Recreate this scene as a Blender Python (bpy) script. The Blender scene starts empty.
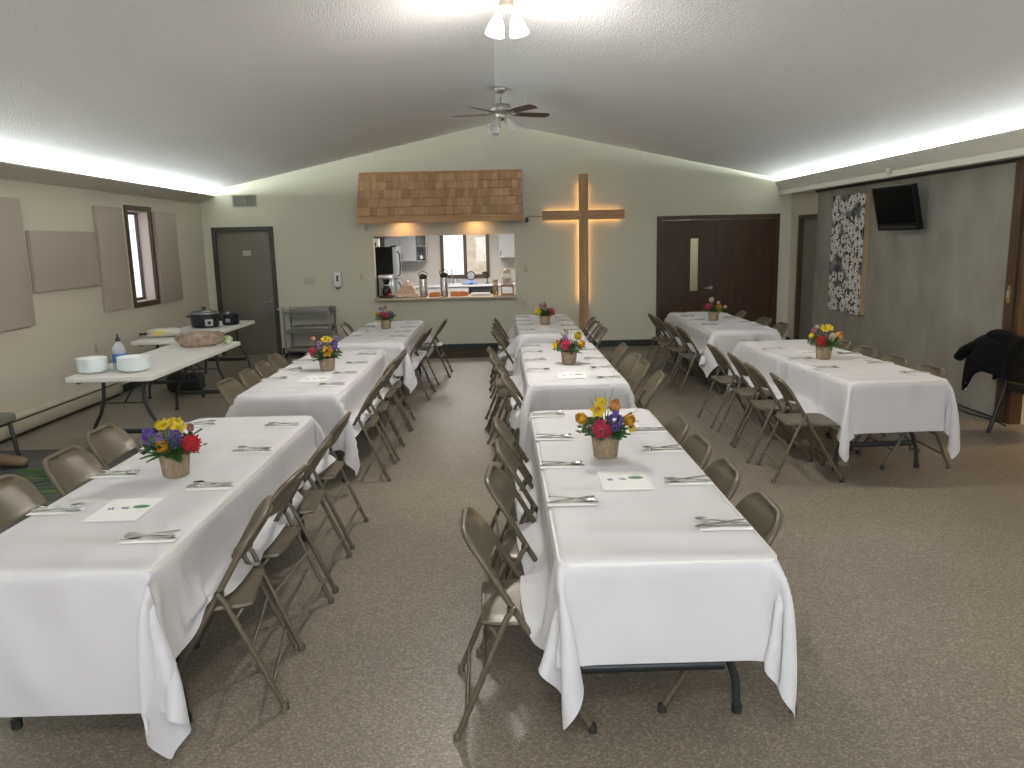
import bpy, bmesh, math, random
import numpy as np
from mathutils import Vector, Matrix
R = math.radians
PI = math.pi
random.seed(7)
SC = bpy.context.scene
COL = SC.collection

# ---------------------------------------------------------------- camera, world, light, exposure
cam_d = bpy.data.cameras.new('camera'); cam_d.sensor_fit = 'HORIZONTAL'; cam_d.sensor_width = 36.0
cam_d.lens = 785.0 / 1024 * 36.0; cam_d.clip_start = .05; cam_d.clip_end = 200
cam = bpy.data.objects.new('camera', cam_d); COL.objects.link(cam); SC.camera = cam
yaw, pitch, roll = R(.72), R(10.34), R(-1.29)
f = Vector((math.sin(yaw) * math.cos(pitch), math.cos(yaw) * math.cos(pitch), -math.sin(pitch)))
rt = Vector((math.cos(yaw), -math.sin(yaw), 0)); up = rt.cross(f)
r2 = rt * math.cos(roll) + up * math.sin(roll); u2 = up * math.cos(roll) - rt * math.sin(roll)
cam.matrix_world = Matrix(((r2.x, u2.x, -f.x, 0), (r2.y, u2.y, -f.y, 0), (r2.z, u2.z, -f.z, 1.8), (0, 0, 0, 1)))

SC.view_settings.view_transform = 'Standard'; SC.view_settings.look = 'None'
SC.view_settings.gamma = 1; SC.view_settings.use_curve_mapping = False
SC.view_settings.exposure = 0.92
SC.cycles.use_denoising = True
SC.cycles.max_bounces = 10; SC.cycles.diffuse_bounces = 6; SC.cycles.transparent_max_bounces = 12
SC.cycles.caustics_reflective = False; SC.cycles.caustics_refractive = False
SC.cycles.sample_clamp_indirect = 4

W = bpy.data.worlds.new('sky'); SC.world = W; W.use_nodes = True
wn = W.node_tree.nodes; wn['Background'].inputs[0].default_value = (.78, .86, 1, 1); wn['Background'].inputs[1].default_value = .85

def area(name, loc, size, power, color, direction, spread=180):
    l = bpy.data.lights.new(name, 'AREA'); l.shape = 'RECTANGLE'; l.size, l.size_y = size
    l.energy = power; l.color = color; l.spread = R(spread)
    o = bpy.data.objects.new(name, l); COL.objects.link(o); o.location = loc
    o.rotation_euler = Vector(direction).to_track_quat('-Z', 'Y').to_euler(); return o
def point(name, loc, power, color, rad=.05, kind='POINT', direction=None, angle=70, blend=.6):
    l = bpy.data.lights.new(name, kind); l.energy = power; l.color = color; l.shadow_soft_size = rad
    o = bpy.data.objects.new(name, l); COL.objects.link(o); o.location = loc
    if kind == 'SPOT':
        l.spot_size = R(angle); l.spot_blend = blend
        o.rotation_euler = Vector(direction).to_track_quat('-Z', 'Y').to_euler()
    return o
LED = (.93, 1.0, .99); WARM = (1, .62, .28); LAMP = (1, .945, .89)
# the strips lying in the two coves, the hatch spots, the kitchen and side room lamps, an added fill light behind the camera
for s in (-1, 1):
    l = area('cove_strip_light', (s * 4.78, 4.6, 2.625 if s < 0 else 2.625), (.04, 17.0), 165, LED, (-s, 0, .35), 180)
    l.rotation_euler = (0, PI + s * R(-62), 0)
point('hatch_spot_light', (-1.55, 12.97, 2.2), 5, (1, .50, .2), .05, 'SPOT', (0, .5, -1), 150, 1)
point('hatch_spot_light', (-.36, 12.97, 2.2), 5, (1, .50, .2), .05, 'SPOT', (0, .5, -1), 150, 1)
sun_ = bpy.data.lights.new('sun', 'SUN'); sun_.energy = .8; sun_.angle = R(3); sun_.color = (1, .95, .86)
so = bpy.data.objects.new('sun', sun_); COL.objects.link(so); so.location = (0, 0, 20); so.rotation_euler = Vector((-.25, .75, -.6)).to_track_quat('-Z', 'Y').to_euler()
area('rear_fill_light', (.6, -4.0, 1.6), (3.4, 1.5), 95, (.84, .91, 1), (0, 1, 0))  # added cool soft fill, brightens the room from behind the camera
area('kitchen_light', (-.7, 15.0, 2.36), (1.2, .6), 44, (1, .95, .88), (0, 0, -1))
point('side_room_light', (6.3, 6.0, 2.2), 55, (1, .74, .46), .15)
point('hallway_light', (3.3, 14.0, 2.0), 10, (1, .95, .85), .15)

# ---------------------------------------------------------------- materials
MATS = {}
def mat(name, color, rough=.6, metal=0., spec=.5, noise=None, bump=None, emit=None, alpha=None, transl=0., sheen=0., coat=0.):
    if name in MATS: return MATS[name]
    m = bpy.data.materials.new(name); m.use_nodes = True
    nt = m.node_tree; b = nt.nodes['Principled BSDF']; L = nt.links
    c = (*color, 1)
    b.inputs['Base Color'].default_value = c; b.inputs['Roughness'].default_value = rough
    b.inputs['Metallic'].default_value = metal; b.inputs['Specular IOR Level'].default_value = spec
    if sheen: b.inputs['Sheen Weight'].default_value = sheen
    if coat: b.inputs['Coat Weight'].default_value = coat
    tc = nt.nodes.new('ShaderNodeTexCoord')
    def scaled(s):
        mp = nt.nodes.new('ShaderNodeMapping'); mp.inputs['Scale'].default_value = s if isinstance(s, tuple) else (s, s, s)
        L.new(tc.outputs['Object'], mp.inputs[0]); return mp.outputs[0]
    if noise:       # (scale, color2, contrast)
        n = nt.nodes.new('ShaderNodeTexNoise'); n.inputs['Scale'].default_value = 1; n.inputs['Detail'].default_value = 4
        L.new(scaled(noise[0]), n.inputs[0])
        cr = nt.nodes.new('ShaderNodeValToRGB'); k = noise[2] if len(noise) > 2 else .2
        cr.color_ramp.elements[0].position = .5 - k; cr.color_ramp.elements[1].position = .5 + k
        cr.color_ramp.elements[0].color = c; cr.color_ramp.elements[1].color = (*noise[1], 1)
        L.new(n.outputs[0], cr.inputs[0]); L.new(cr.outputs[0], b.inputs['Base Color'])
    if bump:        # (scale, strength, distance)
        n = nt.nodes.new('ShaderNodeTexNoise'); n.inputs['Scale'].default_value = 1; n.inputs['Detail'].default_value = 3
        L.new(scaled(bump[0]), n.inputs[0])
        bp = nt.nodes.new('ShaderNodeBump'); bp.inputs['Strength'].default_value = bump[1]; bp.inputs['Distance'].default_value = bump[2]
        L.new(n.outputs[0], bp.inputs['Height']); L.new(bp.outputs[0], b.inputs['Normal'])
    if emit:
        b.inputs['Emission Color'].default_value = (*emit[0], 1); b.inputs['Emission Strength'].default_value = emit[1]
    if alpha is not None: b.inputs['Alpha'].default_value = alpha
    if transl:
        out = nt.nodes['Material Output']; t = nt.nodes.new('ShaderNodeBsdfTranslucent'); t.inputs[0].default_value = c
        mx = nt.nodes.new('ShaderNodeMixShader'); mx.inputs[0].default_value = transl
        L.new(b.outputs[0], mx.inputs[1]); L.new(t.outputs[0], mx.inputs[2]); L.new(mx.outputs[0], out.inputs[0])
    MATS[name] = m; return m

def glass_mat(name, color=(1, 1, 1), rough=.02, keep=.985):
    m = bpy.data.materials.new(name); m.use_nodes = True; nt = m.node_tree; nt.nodes.clear()
    out = nt.nodes.new('ShaderNodeOutputMaterial'); g = nt.nodes.new('ShaderNodeBsdfGlossy'); g.inputs['Roughness'].default_value = rough
    t = nt.nodes.new('ShaderNodeBsdfTransparent'); t.inputs[0].default_value = (*color, 1)
    mx = nt.nodes.new('ShaderNodeMixShader'); mx.inputs[0].default_value = keep
    nt.links.new(g.outputs[0], mx.inputs[1]); nt.links.new(t.outputs[0], mx.inputs[2]); nt.links.new(mx.outputs[0], out.inputs[0])
    MATS[name] = m; return m

def wood_mat(name, c1, c2, scale, rough=.5, axis=2, attr=False):
    m = bpy.data.materials.new(name); m.use_nodes = True; nt = m.node_tree; L = nt.links; b = nt.nodes['Principled BSDF']
    b.inputs['Roughness'].default_value = rough
    tc = nt.nodes.new('ShaderNodeTexCoord'); mp = nt.nodes.new('ShaderNodeMapping')
    s = [scale * 6] * 3; s[axis] = scale * .5; mp.inputs['Scale'].default_value = s
    L.new(tc.outputs['Object'], mp.inputs[0])
    n = nt.nodes.new('ShaderNodeTexNoise'); n.inputs['Scale'].default_value = 1; n.inputs['Detail'].default_value = 6; n.inputs['Distortion'].default_value = .6
    L.new(mp.outputs[0], n.inputs[0])
    cr = nt.nodes.new('ShaderNodeValToRGB'); cr.color_ramp.elements[0].position = .3; cr.color_ramp.elements[1].position = .7
    cr.color_ramp.elements[0].color = (*c1, 1); cr.color_ramp.elements[1].color = (*c2, 1)
    L.new(n.outputs[0], cr.inputs[0])
    last = cr.outputs[0]
    if attr:
        a = nt.nodes.new('ShaderNodeAttribute'); a.attribute_name = 'tone'
        mx = nt.nodes.new('ShaderNodeMix'); mx.data_type = 'RGBA'; mx.blend_type = 'MULTIPLY'; mx.inputs[0].default_value = 1
        L.new(cr.outputs[0], mx.inputs[6]); L.new(a.outputs['Color'], mx.inputs[7]); last = mx.outputs[2]
    L.new(last, b.inputs['Base Color'])
    bp = nt.nodes.new('ShaderNodeBump'); bp.inputs['Strength'].default_value = .25; bp.inputs['Distance'].default_value = .004
    L.new(n.outputs[0], bp.inputs['Height']); L.new(bp.outputs[0], b.inputs['Normal'])
    MATS[name] = m; return m

def floor_material():
    m = bpy.data.materials.new('speckled_floor'); m.use_nodes = True; nt = m.node_tree; L = nt.links; b = nt.nodes['Principled BSDF']
    tc = nt.nodes.new('ShaderNodeTexCoord')
    v = nt.nodes.new('ShaderNodeTexVoronoi'); v.inputs['Scale'].default_value = 130; L.new(tc.outputs['Object'], v.inputs[0])
    sep = nt.nodes.new('ShaderNodeSeparateColor'); L.new(v.outputs['Color'], sep.inputs[0])
    cr = nt.nodes.new('ShaderNodeValToRGB'); cr.color_ramp.interpolation = 'LINEAR'
    e = cr.color_ramp.elements; e[0].position = 0; e[0].color = (.158, .135, .105, 1); e[1].position = 1; e[1].color = (.35, .31, .255, 1)
    x = e.new(.45); x.color = (.205, .178, .142, 1); x = e.new(.8); x.color = (.25, .22, .176, 1)
    L.new(sep.outputs[0], cr.inputs[0])
    n = nt.nodes.new('ShaderNodeTexNoise'); n.inputs['Scale'].default_value = .7; n.inputs['Detail'].default_value = 4; L.new(tc.outputs['Object'], n.inputs[0])
    mr = nt.nodes.new('ShaderNodeMapRange'); mr.inputs[1].default_value = .3; mr.inputs[2].default_value = .7; mr.inputs[3].default_value = .85; mr.inputs[4].default_value = 1.12
    L.new(n.outputs[0], mr.inputs[0])
    mx = nt.nodes.new('ShaderNodeMix'); mx.data_type = 'RGBA'; mx.blend_type = 'MULTIPLY'; mx.inputs[0].default_value = 1
    L.new(cr.outputs[0], mx.inputs[6]); L.new(mr.outputs[0], mx.inputs[7]); L.new(mx.outputs[2], b.inputs['Base Color'])
    b.inputs['Roughness'].default_value = .42; b.inputs['Specular IOR Level'].default_value = .45
    n2 = nt.nodes.new('ShaderNodeTexNoise'); n2.inputs['Scale'].default_value = 120; n2.inputs['Detail'].default_value = 2; L.new(tc.outputs['Object'], n2.inputs[0])
    bp = nt.nodes.new('ShaderNodeBump'); bp.inputs['Strength'].default_value = .45; bp.inputs['Distance'].default_value = .002
    L.new(n2.outputs[0], bp.inputs['Height']); L.new(bp.outputs[0], b.inputs['Normal']); return m

def cloth_material():
    m = bpy.data.materials.new('white_cloth'); m.use_nodes = True; nt = m.node_tree; L = nt.links; b = nt.nodes['Principled BSDF']
    b.inputs['Base Color'].default_value = (.77, .765, .79, 1); b.inputs['Roughness'].default_value = .6; b.inputs['Sheen Weight'].default_value = .15
    tc = nt.nodes.new('ShaderNodeTexCoord'); hs = []
    for sc, rot, st in (((2.0, .55, 1.0), 38, 1.0), ((.6, 2.2, .8), 12, .8)):
        mp = nt.nodes.new('ShaderNodeMapping'); mp.inputs['Scale'].default_value = sc; mp.inputs['Rotation'].default_value = (0, 0, R(rot)); L.new(tc.outputs['Object'], mp.inputs[0])
        n = nt.nodes.new('ShaderNodeTexNoise'); n.noise_type = 'RIDGED_MULTIFRACTAL'; n.inputs['Scale'].default_value = 2.2; n.inputs['Detail'].default_value = 2
        L.new(mp.outputs[0], n.inputs[0]); hs.append(n.outputs[0])
    ad = nt.nodes.new('ShaderNodeMath'); ad.operation = 'ADD'; L.new(hs[0], ad.inputs[0]); L.new(hs[1], ad.inputs[1])
    bp = nt.nodes.new('ShaderNodeBump'); bp.inputs['Strength'].default_value = 1.0; bp.inputs['Distance'].default_value = .05
    L.new(ad.outputs[0], bp.inputs['Height']); L.new(bp.outputs[0], b.inputs['Normal'])
    out = nt.nodes['Material Output']; t = nt.nodes.new('ShaderNodeBsdfTranslucent'); t.inputs[0].default_value = (.85, .85, .87, 1)
    mx = nt.nodes.new('ShaderNodeMixShader'); mx.inputs[0].default_value = .22
    L.new(b.outputs[0], mx.inputs[1]); L.new(t.outputs[0], mx.inputs[2]); L.new(mx.outputs[0], out.inputs[0]); return m

WALL = mat('green_grey_paint', (.60, .595, .485), .75, bump=(60, .15, .003))
CREAM = mat('cream_paint', (.60, .565, .47), .75, bump=(60, .15, .003))
CEIL = mat('popcorn_ceiling', (.88, .88, .885), .9, bump=(75, .85, .014), noise=(90, (.82, .82, .82), .25))
FLOOR = floor_material()
FASC = mat('fascia_paint', (.56, .54, .47), .7); FASC2 = mat('fascia_light_paint', (.66, .64, .56), .7)
CLOTH = cloth_material()
CHAIRP = mat('brown_enamel', (.118, .099, .066), .38, spec=.5, metal=.15)
RUB = mat('black_rubber', (.02, .02, .02), .6)
BLACKM = mat('black_enamel', (.012, .012, .014), .4)
CHROME = mat('brushed_steel', (.55, .55, .54), .3, 1.0)
SILVER = mat('cutlery_steel', (.52, .52, .49), .22, 1.0)
NAPK = mat('white_napkin', (.84, .84, .82), .85)
PAPER = mat('white_paper', (.84, .84, .83), .8)
WHITEP = mat('white_plastic', (.72, .71, .68), .45)
FOAM = mat('white_foam', (.82, .88, .88), .6)
BURLAP = mat('burlap', (.31, .245, .165), .9, bump=((220, 220, 60), .8, .004), noise=((90, 90, 30), (.21, .16, .10), .2))
LEAF = mat('leaf_green', (.025, .075, .02), .5, noise=(30, (.07, .15, .04), .25))
DOORG = mat('grey_door_paint', (.155, .145, .112), .5); FRAMED = mat('dark_frame_paint', (.045, .043, .036), .5)
DWOOD = wood_mat('dark_stained_oak', (.036, .016, .007), (.066, .032, .014), 3.5, .42)
BWOOD = wood_mat('brown_trim_wood', (.048, .027, .013), (.092, .054, .027), 4, .45)
CEDAR = wood_mat('cedar', (.36, .195, .085), (.50, .30, .145), 3, .7)
SHING = wood_mat('cedar_shingle', (.46, .30, .155), (.68, .48, .28), 6, .75, attr=True)
[n for n in SHING.node_tree.nodes if n.type == 'MAPPING'][0].inputs['Scale'].default_value = (70, 3, 3)
PANEL = mat('acoustic_fabric', (.40, .352, .30), .95, bump=(300, .2, .002))
GREYF = mat('grey_partition_fabric', (.225, .212, .18), .95, noise=((3, 3, 1.8), (.31, .295, .255), .2), bump=((40, 40, 12), .3, .004))
GLASS = glass_mat('window_glass')

# ---------------------------------------------------------------- mesh building
class MB:
    def __init__(self): self.v = []; self.f = []; self.tone = None
    def add(self, vs, fs):
        o = len(self.v); self.v += [tuple(x) for x in vs]; self.f += [tuple(i + o for i in q) for q in fs]; return self
    def box(self, c, s, b=0., rot=None, seg=2):
        bm = bmesh.new(); bmesh.ops.create_cube(bm, size=1)
        for v in bm.verts: v.co = Vector((v.co.x * s[0], v.co.y * s[1], v.co.z * s[2]))
        if b > 0: bmesh.ops.bevel(bm, geom=bm.edges[:], offset=min(b, min(s) * .49), segments=seg, profile=.6, affect='EDGES')
        if rot is not None:
            M = rot if isinstance(rot, Matrix) else Matrix.Rotation(rot, 3, 'Z')
            for v in bm.verts: v.co = M @ v.co
        bm.verts.index_update()
        self.add([v.co + Vector(c) for v in bm.verts], [[v.index for v in q.verts] for q in bm.faces]); bm.free(); return self
    def bx(self, x0, x1, y0, y1, z0, z1, b=0.): return self.box(((x0 + x1) / 2, (y0 + y1) / 2, (z0 + z1) / 2), (abs(x1 - x0), abs(y1 - y0), abs(z1 - z0)), b)
    def tube(self, path, r, n=8, closed=False, flat=1.):
        P = [Vector(p) for p in path]; k = len(P); rs = r if isinstance(r, (list, tuple)) else [r] * k
        vs = []; prev = None
        for i, p in enumerate(P):
            a = P[(i - 1) % k] if (closed or i) else P[0]; c = P[(i + 1) % k] if (closed or i < k - 1) else P[-1]
            t = (c - a).normalized()
            if prev is None:
                h = Vector((0, 0, 1)) if abs(t.z) < .9 else Vector((1, 0, 0)); n1 = t.cross(h).normalized()
            else: n1 = (prev - t * prev.dot(t)).normalized()
            prev = n1; n2 = t.cross(n1)
            for j in range(n):
                q = 2 * PI * j / n; vs.append(p + (n1 * math.cos(q) + n2 * math.sin(q) * flat) * rs[i])
        fs = []
        for i in range(k if closed else k - 1):
            a, b2 = i * n, ((i + 1) % k) * n
            for j in range(n): fs.append((a + j, a + (j + 1) % n, b2 + (j + 1) % n, b2 + j))
        if not closed: fs.append(tuple(reversed(range(n)))); fs.append(tuple(range((k - 1) * n, k * n)))
        return self.add(vs, fs)
    def lathe(self, prof, c=(0, 0, 0), n=20, M=None, wob=0., caps=True):
        vs = []; fs = []
        for i, (r, z) in enumerate(prof):
            for j in range(n):
                q = 2 * PI * j / n; rr = r * (1 + wob * math.sin(5 * q + i))
                p = Vector((rr * math.cos(q), rr * math.sin(q), z))
                if M is not None: p = M @ p
                vs.append(p + Vector(c))
        for i in range(len(prof) - 1):
            for j in range(n): fs.append((i * n + j, i * n + (j + 1) % n, (i + 1) * n + (j + 1) % n, (i + 1) * n + j))
        if caps: fs.append(tuple(reversed(range(n)))); fs.append(tuple(range((len(prof) - 1) * n, len(prof) * n)))
        return self.add(vs, fs)
    def ball(self, c, r, n=10, m=7, M=None):
        rx, ry, rz = r if isinstance(r, (tuple, list)) else (r, r, r)
        vs = []
        for i in range(m + 1):
            a = PI * i / m; a = min(max(a, .02), PI - .02)
            for j in range(n):
                q = 2 * PI * j / n; p = Vector((rx * math.sin(a) * math.cos(q), ry * math.sin(a) * math.sin(q), rz * math.cos(a)))
                if M is not None: p = M @ p
                vs.append(p + Vector(c))
        fs = [(i * n + j, (i + 1) * n + j, (i + 1) * n + (j + 1) % n, i * n + (j + 1) % n) for i in range(m) for j in range(n)]
        fs.append(tuple(range(n))); fs.append(tuple(reversed(range(m * n, m * n + n))))
        return self.add(vs, fs)
    def sheet(self, fn, nu, nv, th=0.):
        """surface fn(u,v), u,v in 0..1, given a thickness th along its normals"""
        P = [[Vector(fn(i / nu, j / nv)) for j in range(nv + 1)] for i in range(nu + 1)]
        idx = lambda i, j: i * (nv + 1) + j
        top = [P[i][j] for i in range(nu + 1) for j in range(nv + 1)]
        if th == 0: return self.add(top, [(idx(i, j), idx(i + 1, j), idx(i + 1, j + 1), idx(i, j + 1)) for i in range(nu) for j in range(nv)])
        bot = []
        for i in range(nu + 1):
            for j in range(nv + 1):
                du = P[min(i + 1, nu)][j] - P[max(i - 1, 0)][j]; dv = P[i][min(j + 1, nv)] - P[i][max(j - 1, 0)]
                nn = du.cross(dv); nn = nn.normalized() if nn.length > 1e-9 else Vector((0, 0, 1)); bot.append(P[i][j] - nn * th)
        N = len(top); fs = []
        for i in range(nu):
            for j in range(nv):
                a, b2, c, d = idx(i, j), idx(i + 1, j), idx(i + 1, j + 1), idx(i, j + 1)
                fs.append((a, b2, c, d)); fs.append((N + d, N + c, N + b2, N + a))
        rim = [idx(i, 0) for i in range(nu + 1)] + [idx(nu, j) for j in range(1, nv + 1)] + [idx(i, nv) for i in range(nu - 1, -1, -1)] + [idx(0, j) for j in range(nv - 1, 0, -1)]
        for k in range(len(rim)):
            a, b2 = rim[k], rim[(k + 1) % len(rim)]; fs.append((b2, a, N + a, N + b2))
        return self.add(top + bot, fs)
    def prism(self, pts, d, M=None):
        """pts outline (3D), extruded by vector d"""
        n = len(pts); d = Vector(d); A = [Vector(p) for p in pts]; B = [p + d for p in A]
        if M is not None: A = [M @ p for p in A]; B = [M @ p for p in B]
        return self.add(A + B, [tuple(reversed(range(n))), tuple(range(n, 2 * n))] + [(i, (i + 1) % n, n + (i + 1) % n, n + i) for i in range(n)])
    def build(self, name, m, parent=None, smooth=None, loc=None, **props):
        me = bpy.data.meshes.new(name); me.from_pydata([tuple(v) for v in self.v], [], self.f); me.validate()
        bm = bmesh.new(); bm.from_mesh(me); bmesh.ops.recalc_face_normals(bm, faces=bm.faces[:]); bm.to_mesh(me); bm.free()
        for mm in (m if isinstance(m, list) else [m]): me.materials.append(mm)
        if smooth is not None:
            me.shade_smooth()
            if smooth < 180: me.set_sharp_from_angle(angle=R(smooth))
        if self.tone is not None and len(self.tone) == len(me.vertices):
            a = me.color_attributes.new('tone', 'FLOAT_COLOR', 'POINT')
            for i, t in enumerate(self.tone): a.data[i].color = (t, t * .98, t * .95, 1)
        o = bpy.data.objects.new(name, me); COL.objects.link(o)
        if parent is not None: o.parent = parent
        if loc is not None: o.location = loc
        for k, v in props.items(): o[k] = v
        return o
def tag(o, label, cat, group=None, kind=None):
    o['label'] = label; o['category'] = cat
    if group: o['group'] = group
    if kind: o['kind'] = kind
    return o
def thing(name, label, cat, loc=(0, 0, 0), rz=0., group=None):
    o = bpy.data.objects.new(name, None); COL.objects.link(o); o.location = loc; o.rotation_euler = (0, 0, rz); o.empty_display_size = .05
    return tag(o, label, cat, group)
def struct(mb, name, m, parent=None, smooth=None):
    o = mb.build(name, m, parent, smooth)
    if parent is None: o['kind'] = 'structure'
    return o
KIDS = {}
def kids(o):
    if o.name not in KIDS: KIDS[o.name] = [c for c in bpy.data.objects if c.parent == o]
    return KIDS[o.name]
def dup(o, parent=None):
    c = o.copy(); COL.objects.link(c)
    if parent is not None: c.parent = parent
    for ch in kids(o): dup(ch, c)
    return c
ORD = ['first', 'second', 'third', 'fourth', 'fifth', 'sixth', 'seventh', 'eighth']

# ================================================================ ROOM
YB, XW = 13.2, 4.85
struct(MB().bx(-5.0, 8.2, -4.2, 17.2, -.12, 0), 'floor', FLOOR)
roofz = lambda x: 3.68 - .21 * abs(x)
ce = MB()
for s in (-1, 1):
    ce.prism([(0, -4.2, roofz(0)), (s * 5.0, -4.2, roofz(5.0)), (s * 5.0, -4.2, roofz(5) + .15), (0, -4.2, roofz(0) + .15)], (0, 17.55, 0))
struct(ce, 'ceiling', CEIL)

def wall_x(mb, y0, y1, xs, holes, zt):
    """wall facing -Y between y0 and y1 with rectangular holes (x0,x1,z0,z1); solid tiles"""
    zs = sorted({0, zt, *[h[2] for h in holes], *[h[3] for h in holes]}); xs = sorted({*xs, *[h[0] for h in holes], *[h[1] for h in holes]})
    for i in range(len(xs) - 1):
        for j in range(len(zs) - 1):
            cx, cz = (xs[i] + xs[i + 1]) / 2, (zs[j] + zs[j + 1]) / 2
            if any(h[0] < cx < h[1] and h[2] < cz < h[3] for h in holes): continue
            mb.bx(xs[i], xs[i + 1], y0, y1, zs[j], zs[j + 1])
    return mb
HATCH = (-2.08, .27, .87, 1.925)
wb = wall_x(MB(), YB, YB + .15, (-5.0, 5.0), [HATCH, (-4.67, -3.75, 0, 2.07), (2.68, 4.60, 0, 2.09)], 2.3)
wb.prism([(-5.0, YB, 2.3), (5.0, YB, 2.3), (5.0, YB, roofz(5) + .05), (0, YB, roofz(0) + .05), (-5.0, YB, roofz(5) + .05)], (0, .15, 0))
struct(wb, 'wall_back', WALL)
struct(MB().bx(-5, -1.1, -4.2, -4.02, 0, 3.9).bx(2.3, 5, -4.2, -4.02, 0, 3.9).bx(-1.1, 2.3, -4.2, -4.02, 0, .85).bx(-1.1, 2.3, -4.2, -4.02, 2.35, 3.9), 'wall_near', CREAM)
w3 = struct(MB().bx(-1.1, -1.03, -4.1, -4.02, .85, 2.35).bx(2.23, 2.3, -4.1, -4.02, .85, 2.35).bx(-1.03, 2.23, -4.1, -4.02, .85, .92).bx(-1.03, 2.23, -4.1, -4.02, 2.28, 2.35), 'added_window', BWOOD)  # unseen window added to go with the rear fill light
MB().bx(-1.03, 2.23, -4.08, -4.074, .92, 2.28).build('pane', GLASS, w3)
def wall_y(mb, x0, x1, ys, holes, zt):
    zs = sorted({0, zt, *[h[2] for h in holes], *[h[3] for h in holes]}); ys = sorted({*ys, *[h[0] for h in holes], *[h[1] for h in holes]})
    for i in range(len(ys) - 1):
        for j in range(len(zs) - 1):
            cy, cz = (ys[i] + ys[i + 1]) / 2, (zs[j] + zs[j + 1]) / 2
            if any(h[0] < cy < h[1] and h[2] < cz < h[3] for h in holes): continue
            mb.bx(x0, x1, ys[i], ys[i + 1], zs[j], zs[j + 1])
    return mb
WIN1 = (10.55, 11.22, 1.09, 2.31)
struct(wall_y(MB(), -5.05, -XW, (-4.2, YB), [WIN1], 2.8), 'wall_left', CREAM)
struct(wall_y(MB(), XW, 5.0, (-4.2, YB), [(11.95, 12.80, 0, 2.06), (3.6, 7.10, 0, 2.42)], 2.8), 'wall_right', CREAM)

# the two light coves
c = MB(); c.prism([(-XW, -4, 2.505), (-4.60, -4, 2.62), (-4.60, -4, 2.635), (-4.615, -4, 2.635), (-XW, -4, 2.53)], (0, 17.2, 0)); struct(c, 'trim_1', FASC)
c = MB(); c.prism([(4.63, -4, 2.505), (4.56, -4, 2.662), (4.575, -4, 2.667), (4.66, -4, 2.52), (XW, -4, 2.52), (XW, -4, 2.505)], (0, 17.2, 0)); struct(c, 'trim_2', FASC)
c = MB(); c.bx(4.62, XW, -4, YB, 2.44, 2.504); struct(c, 'trim_3', FASC2)
STRIP = mat('led_strip', (1, 1, 1), .5, emit=((.86, 1, .95), 14))
for s, n in ((-1, 'left'), (1, 'right')):
    o = MB().bx(s * 4.715 - .012, s * 4.715 + .012, -3.9, YB - .03, 2.594 if s < 0 else 2.522, 2.600 if s < 0 else 2.528).build('led_strip', STRIP)
    tag(o, f'glowing white LED strip lying in the cove above the {n} wall', 'light strip')

# baseboards
BB = mat('dark_vinyl_base', (.018, .024, .022), .45)
b = MB(); b.bx(-3.69, 2.62, YB - .012, YB, 0, .105, .003); struct(b, 'baseboard_back', BB)
b = MB(); b.bx(-XW, -XW + .012, 9.76, YB, 0, .1, .003); struct(b, 'baseboard_left', BB)
b = MB(); b.bx(XW - .012, XW, 13.0, YB, 0, .1, .003); struct(b, 'baseboard_right', BB)
# baseboard heater
HT = mat('heater_enamel', (.46, .425, .34), .45); HD = mat('heater_slot', (.05, .04, .03), .8)
h = thing('baseboard_heater', 'long cream baseboard heater along the foot of left wall', 'heater', (-4.85, 4.9, 0))
c = MB(); c.bx(.045, .075, -4.85, 4.85, .035, .155, .006); c.build('front_cover', HT, h, 30)
c = MB(); c.prism([(0, -4.85, .215), (.055, -4.85, .190), (.06, -4.85, .175), (.05, -4.85, .175), (0, -4.85, .2)], (0, 9.7, 0)); c.bx(0, .006, -4.85, 4.85, .03, .2); c.build('back_plate', HT, h)
c = MB(); c.bx(.008, .045, -4.84, 4.84, .06, .15); c.build('heating_fin', HD, h)
c = MB(); c.bx(0, .08, 4.85, 4.885, .03, .205, .008); c.build('end_cap', HT, h, 30)
c = MB(); c.bx(0, .05, -4.84, 4.84, 0, .034); c.build('base_strip', mat('heater_foot', (.04, .025, .018), .6), h)

# ---- doors
d = MB(); d.bx(-4.70, -3.75, YB + .03, YB + .075, .008, 2.07)
dg = struct(MB().bx(-4.665, -3.755, YB + .03, YB + .075, .0, 2.065, .003), 'door_1', DOORG, None, 30)
c = MB(); c.bx(-4.71, -4.645, YB - .02, YB + .1, 0, 2.12, .004); c.bx(-3.77, -3.70, YB - .02, YB + .1, 0, 2.12, .004); c.bx(-4.645, -3.77, YB - .02, YB + .1, 2.055, 2.12, .004)
c.build('door_frame', FRAMED, dg)
def lever(parent, x, z, y, sgn, m=CHROME):
    c = MB(); c.lathe([(.001, 0), (.03, 0), (.033, .006), (.02, .014), (.012, .02), (.012, .05), (.014, .055), (.001, .055)], (x, y, z), 16, Matrix.Rotation(R(90), 3, 'X'))
    c.tube([(x, y - .05, z), (x + sgn * .04, y - .055, z), (x + sgn * .11, y - .05, z - .004)], [.011, .010, .008], 8)
    return c.build('door_handle', m, parent, 50)
lever(dg, -3.83, .88, YB + .03, -1, mat('dull_steel', (.45, .44, .40), .35, .9))
sg = MB().bx(-4.235, -4.10, YB + .022, YB + .03, 1.655, 1.735, .002).build('door_sign', mat('sign_plastic', (.55, .54, .49), .5), dg)
c = MB()
for i in range(9): c.bx(-4.222 + i * .0125, -4.214 + i * .0125, YB + .0205, YB + .0225, 1.685, 1.70)
c.build('sign_lettering', mat('sign_grey_ink', (.2, .2, .18), .6), sg)

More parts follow.
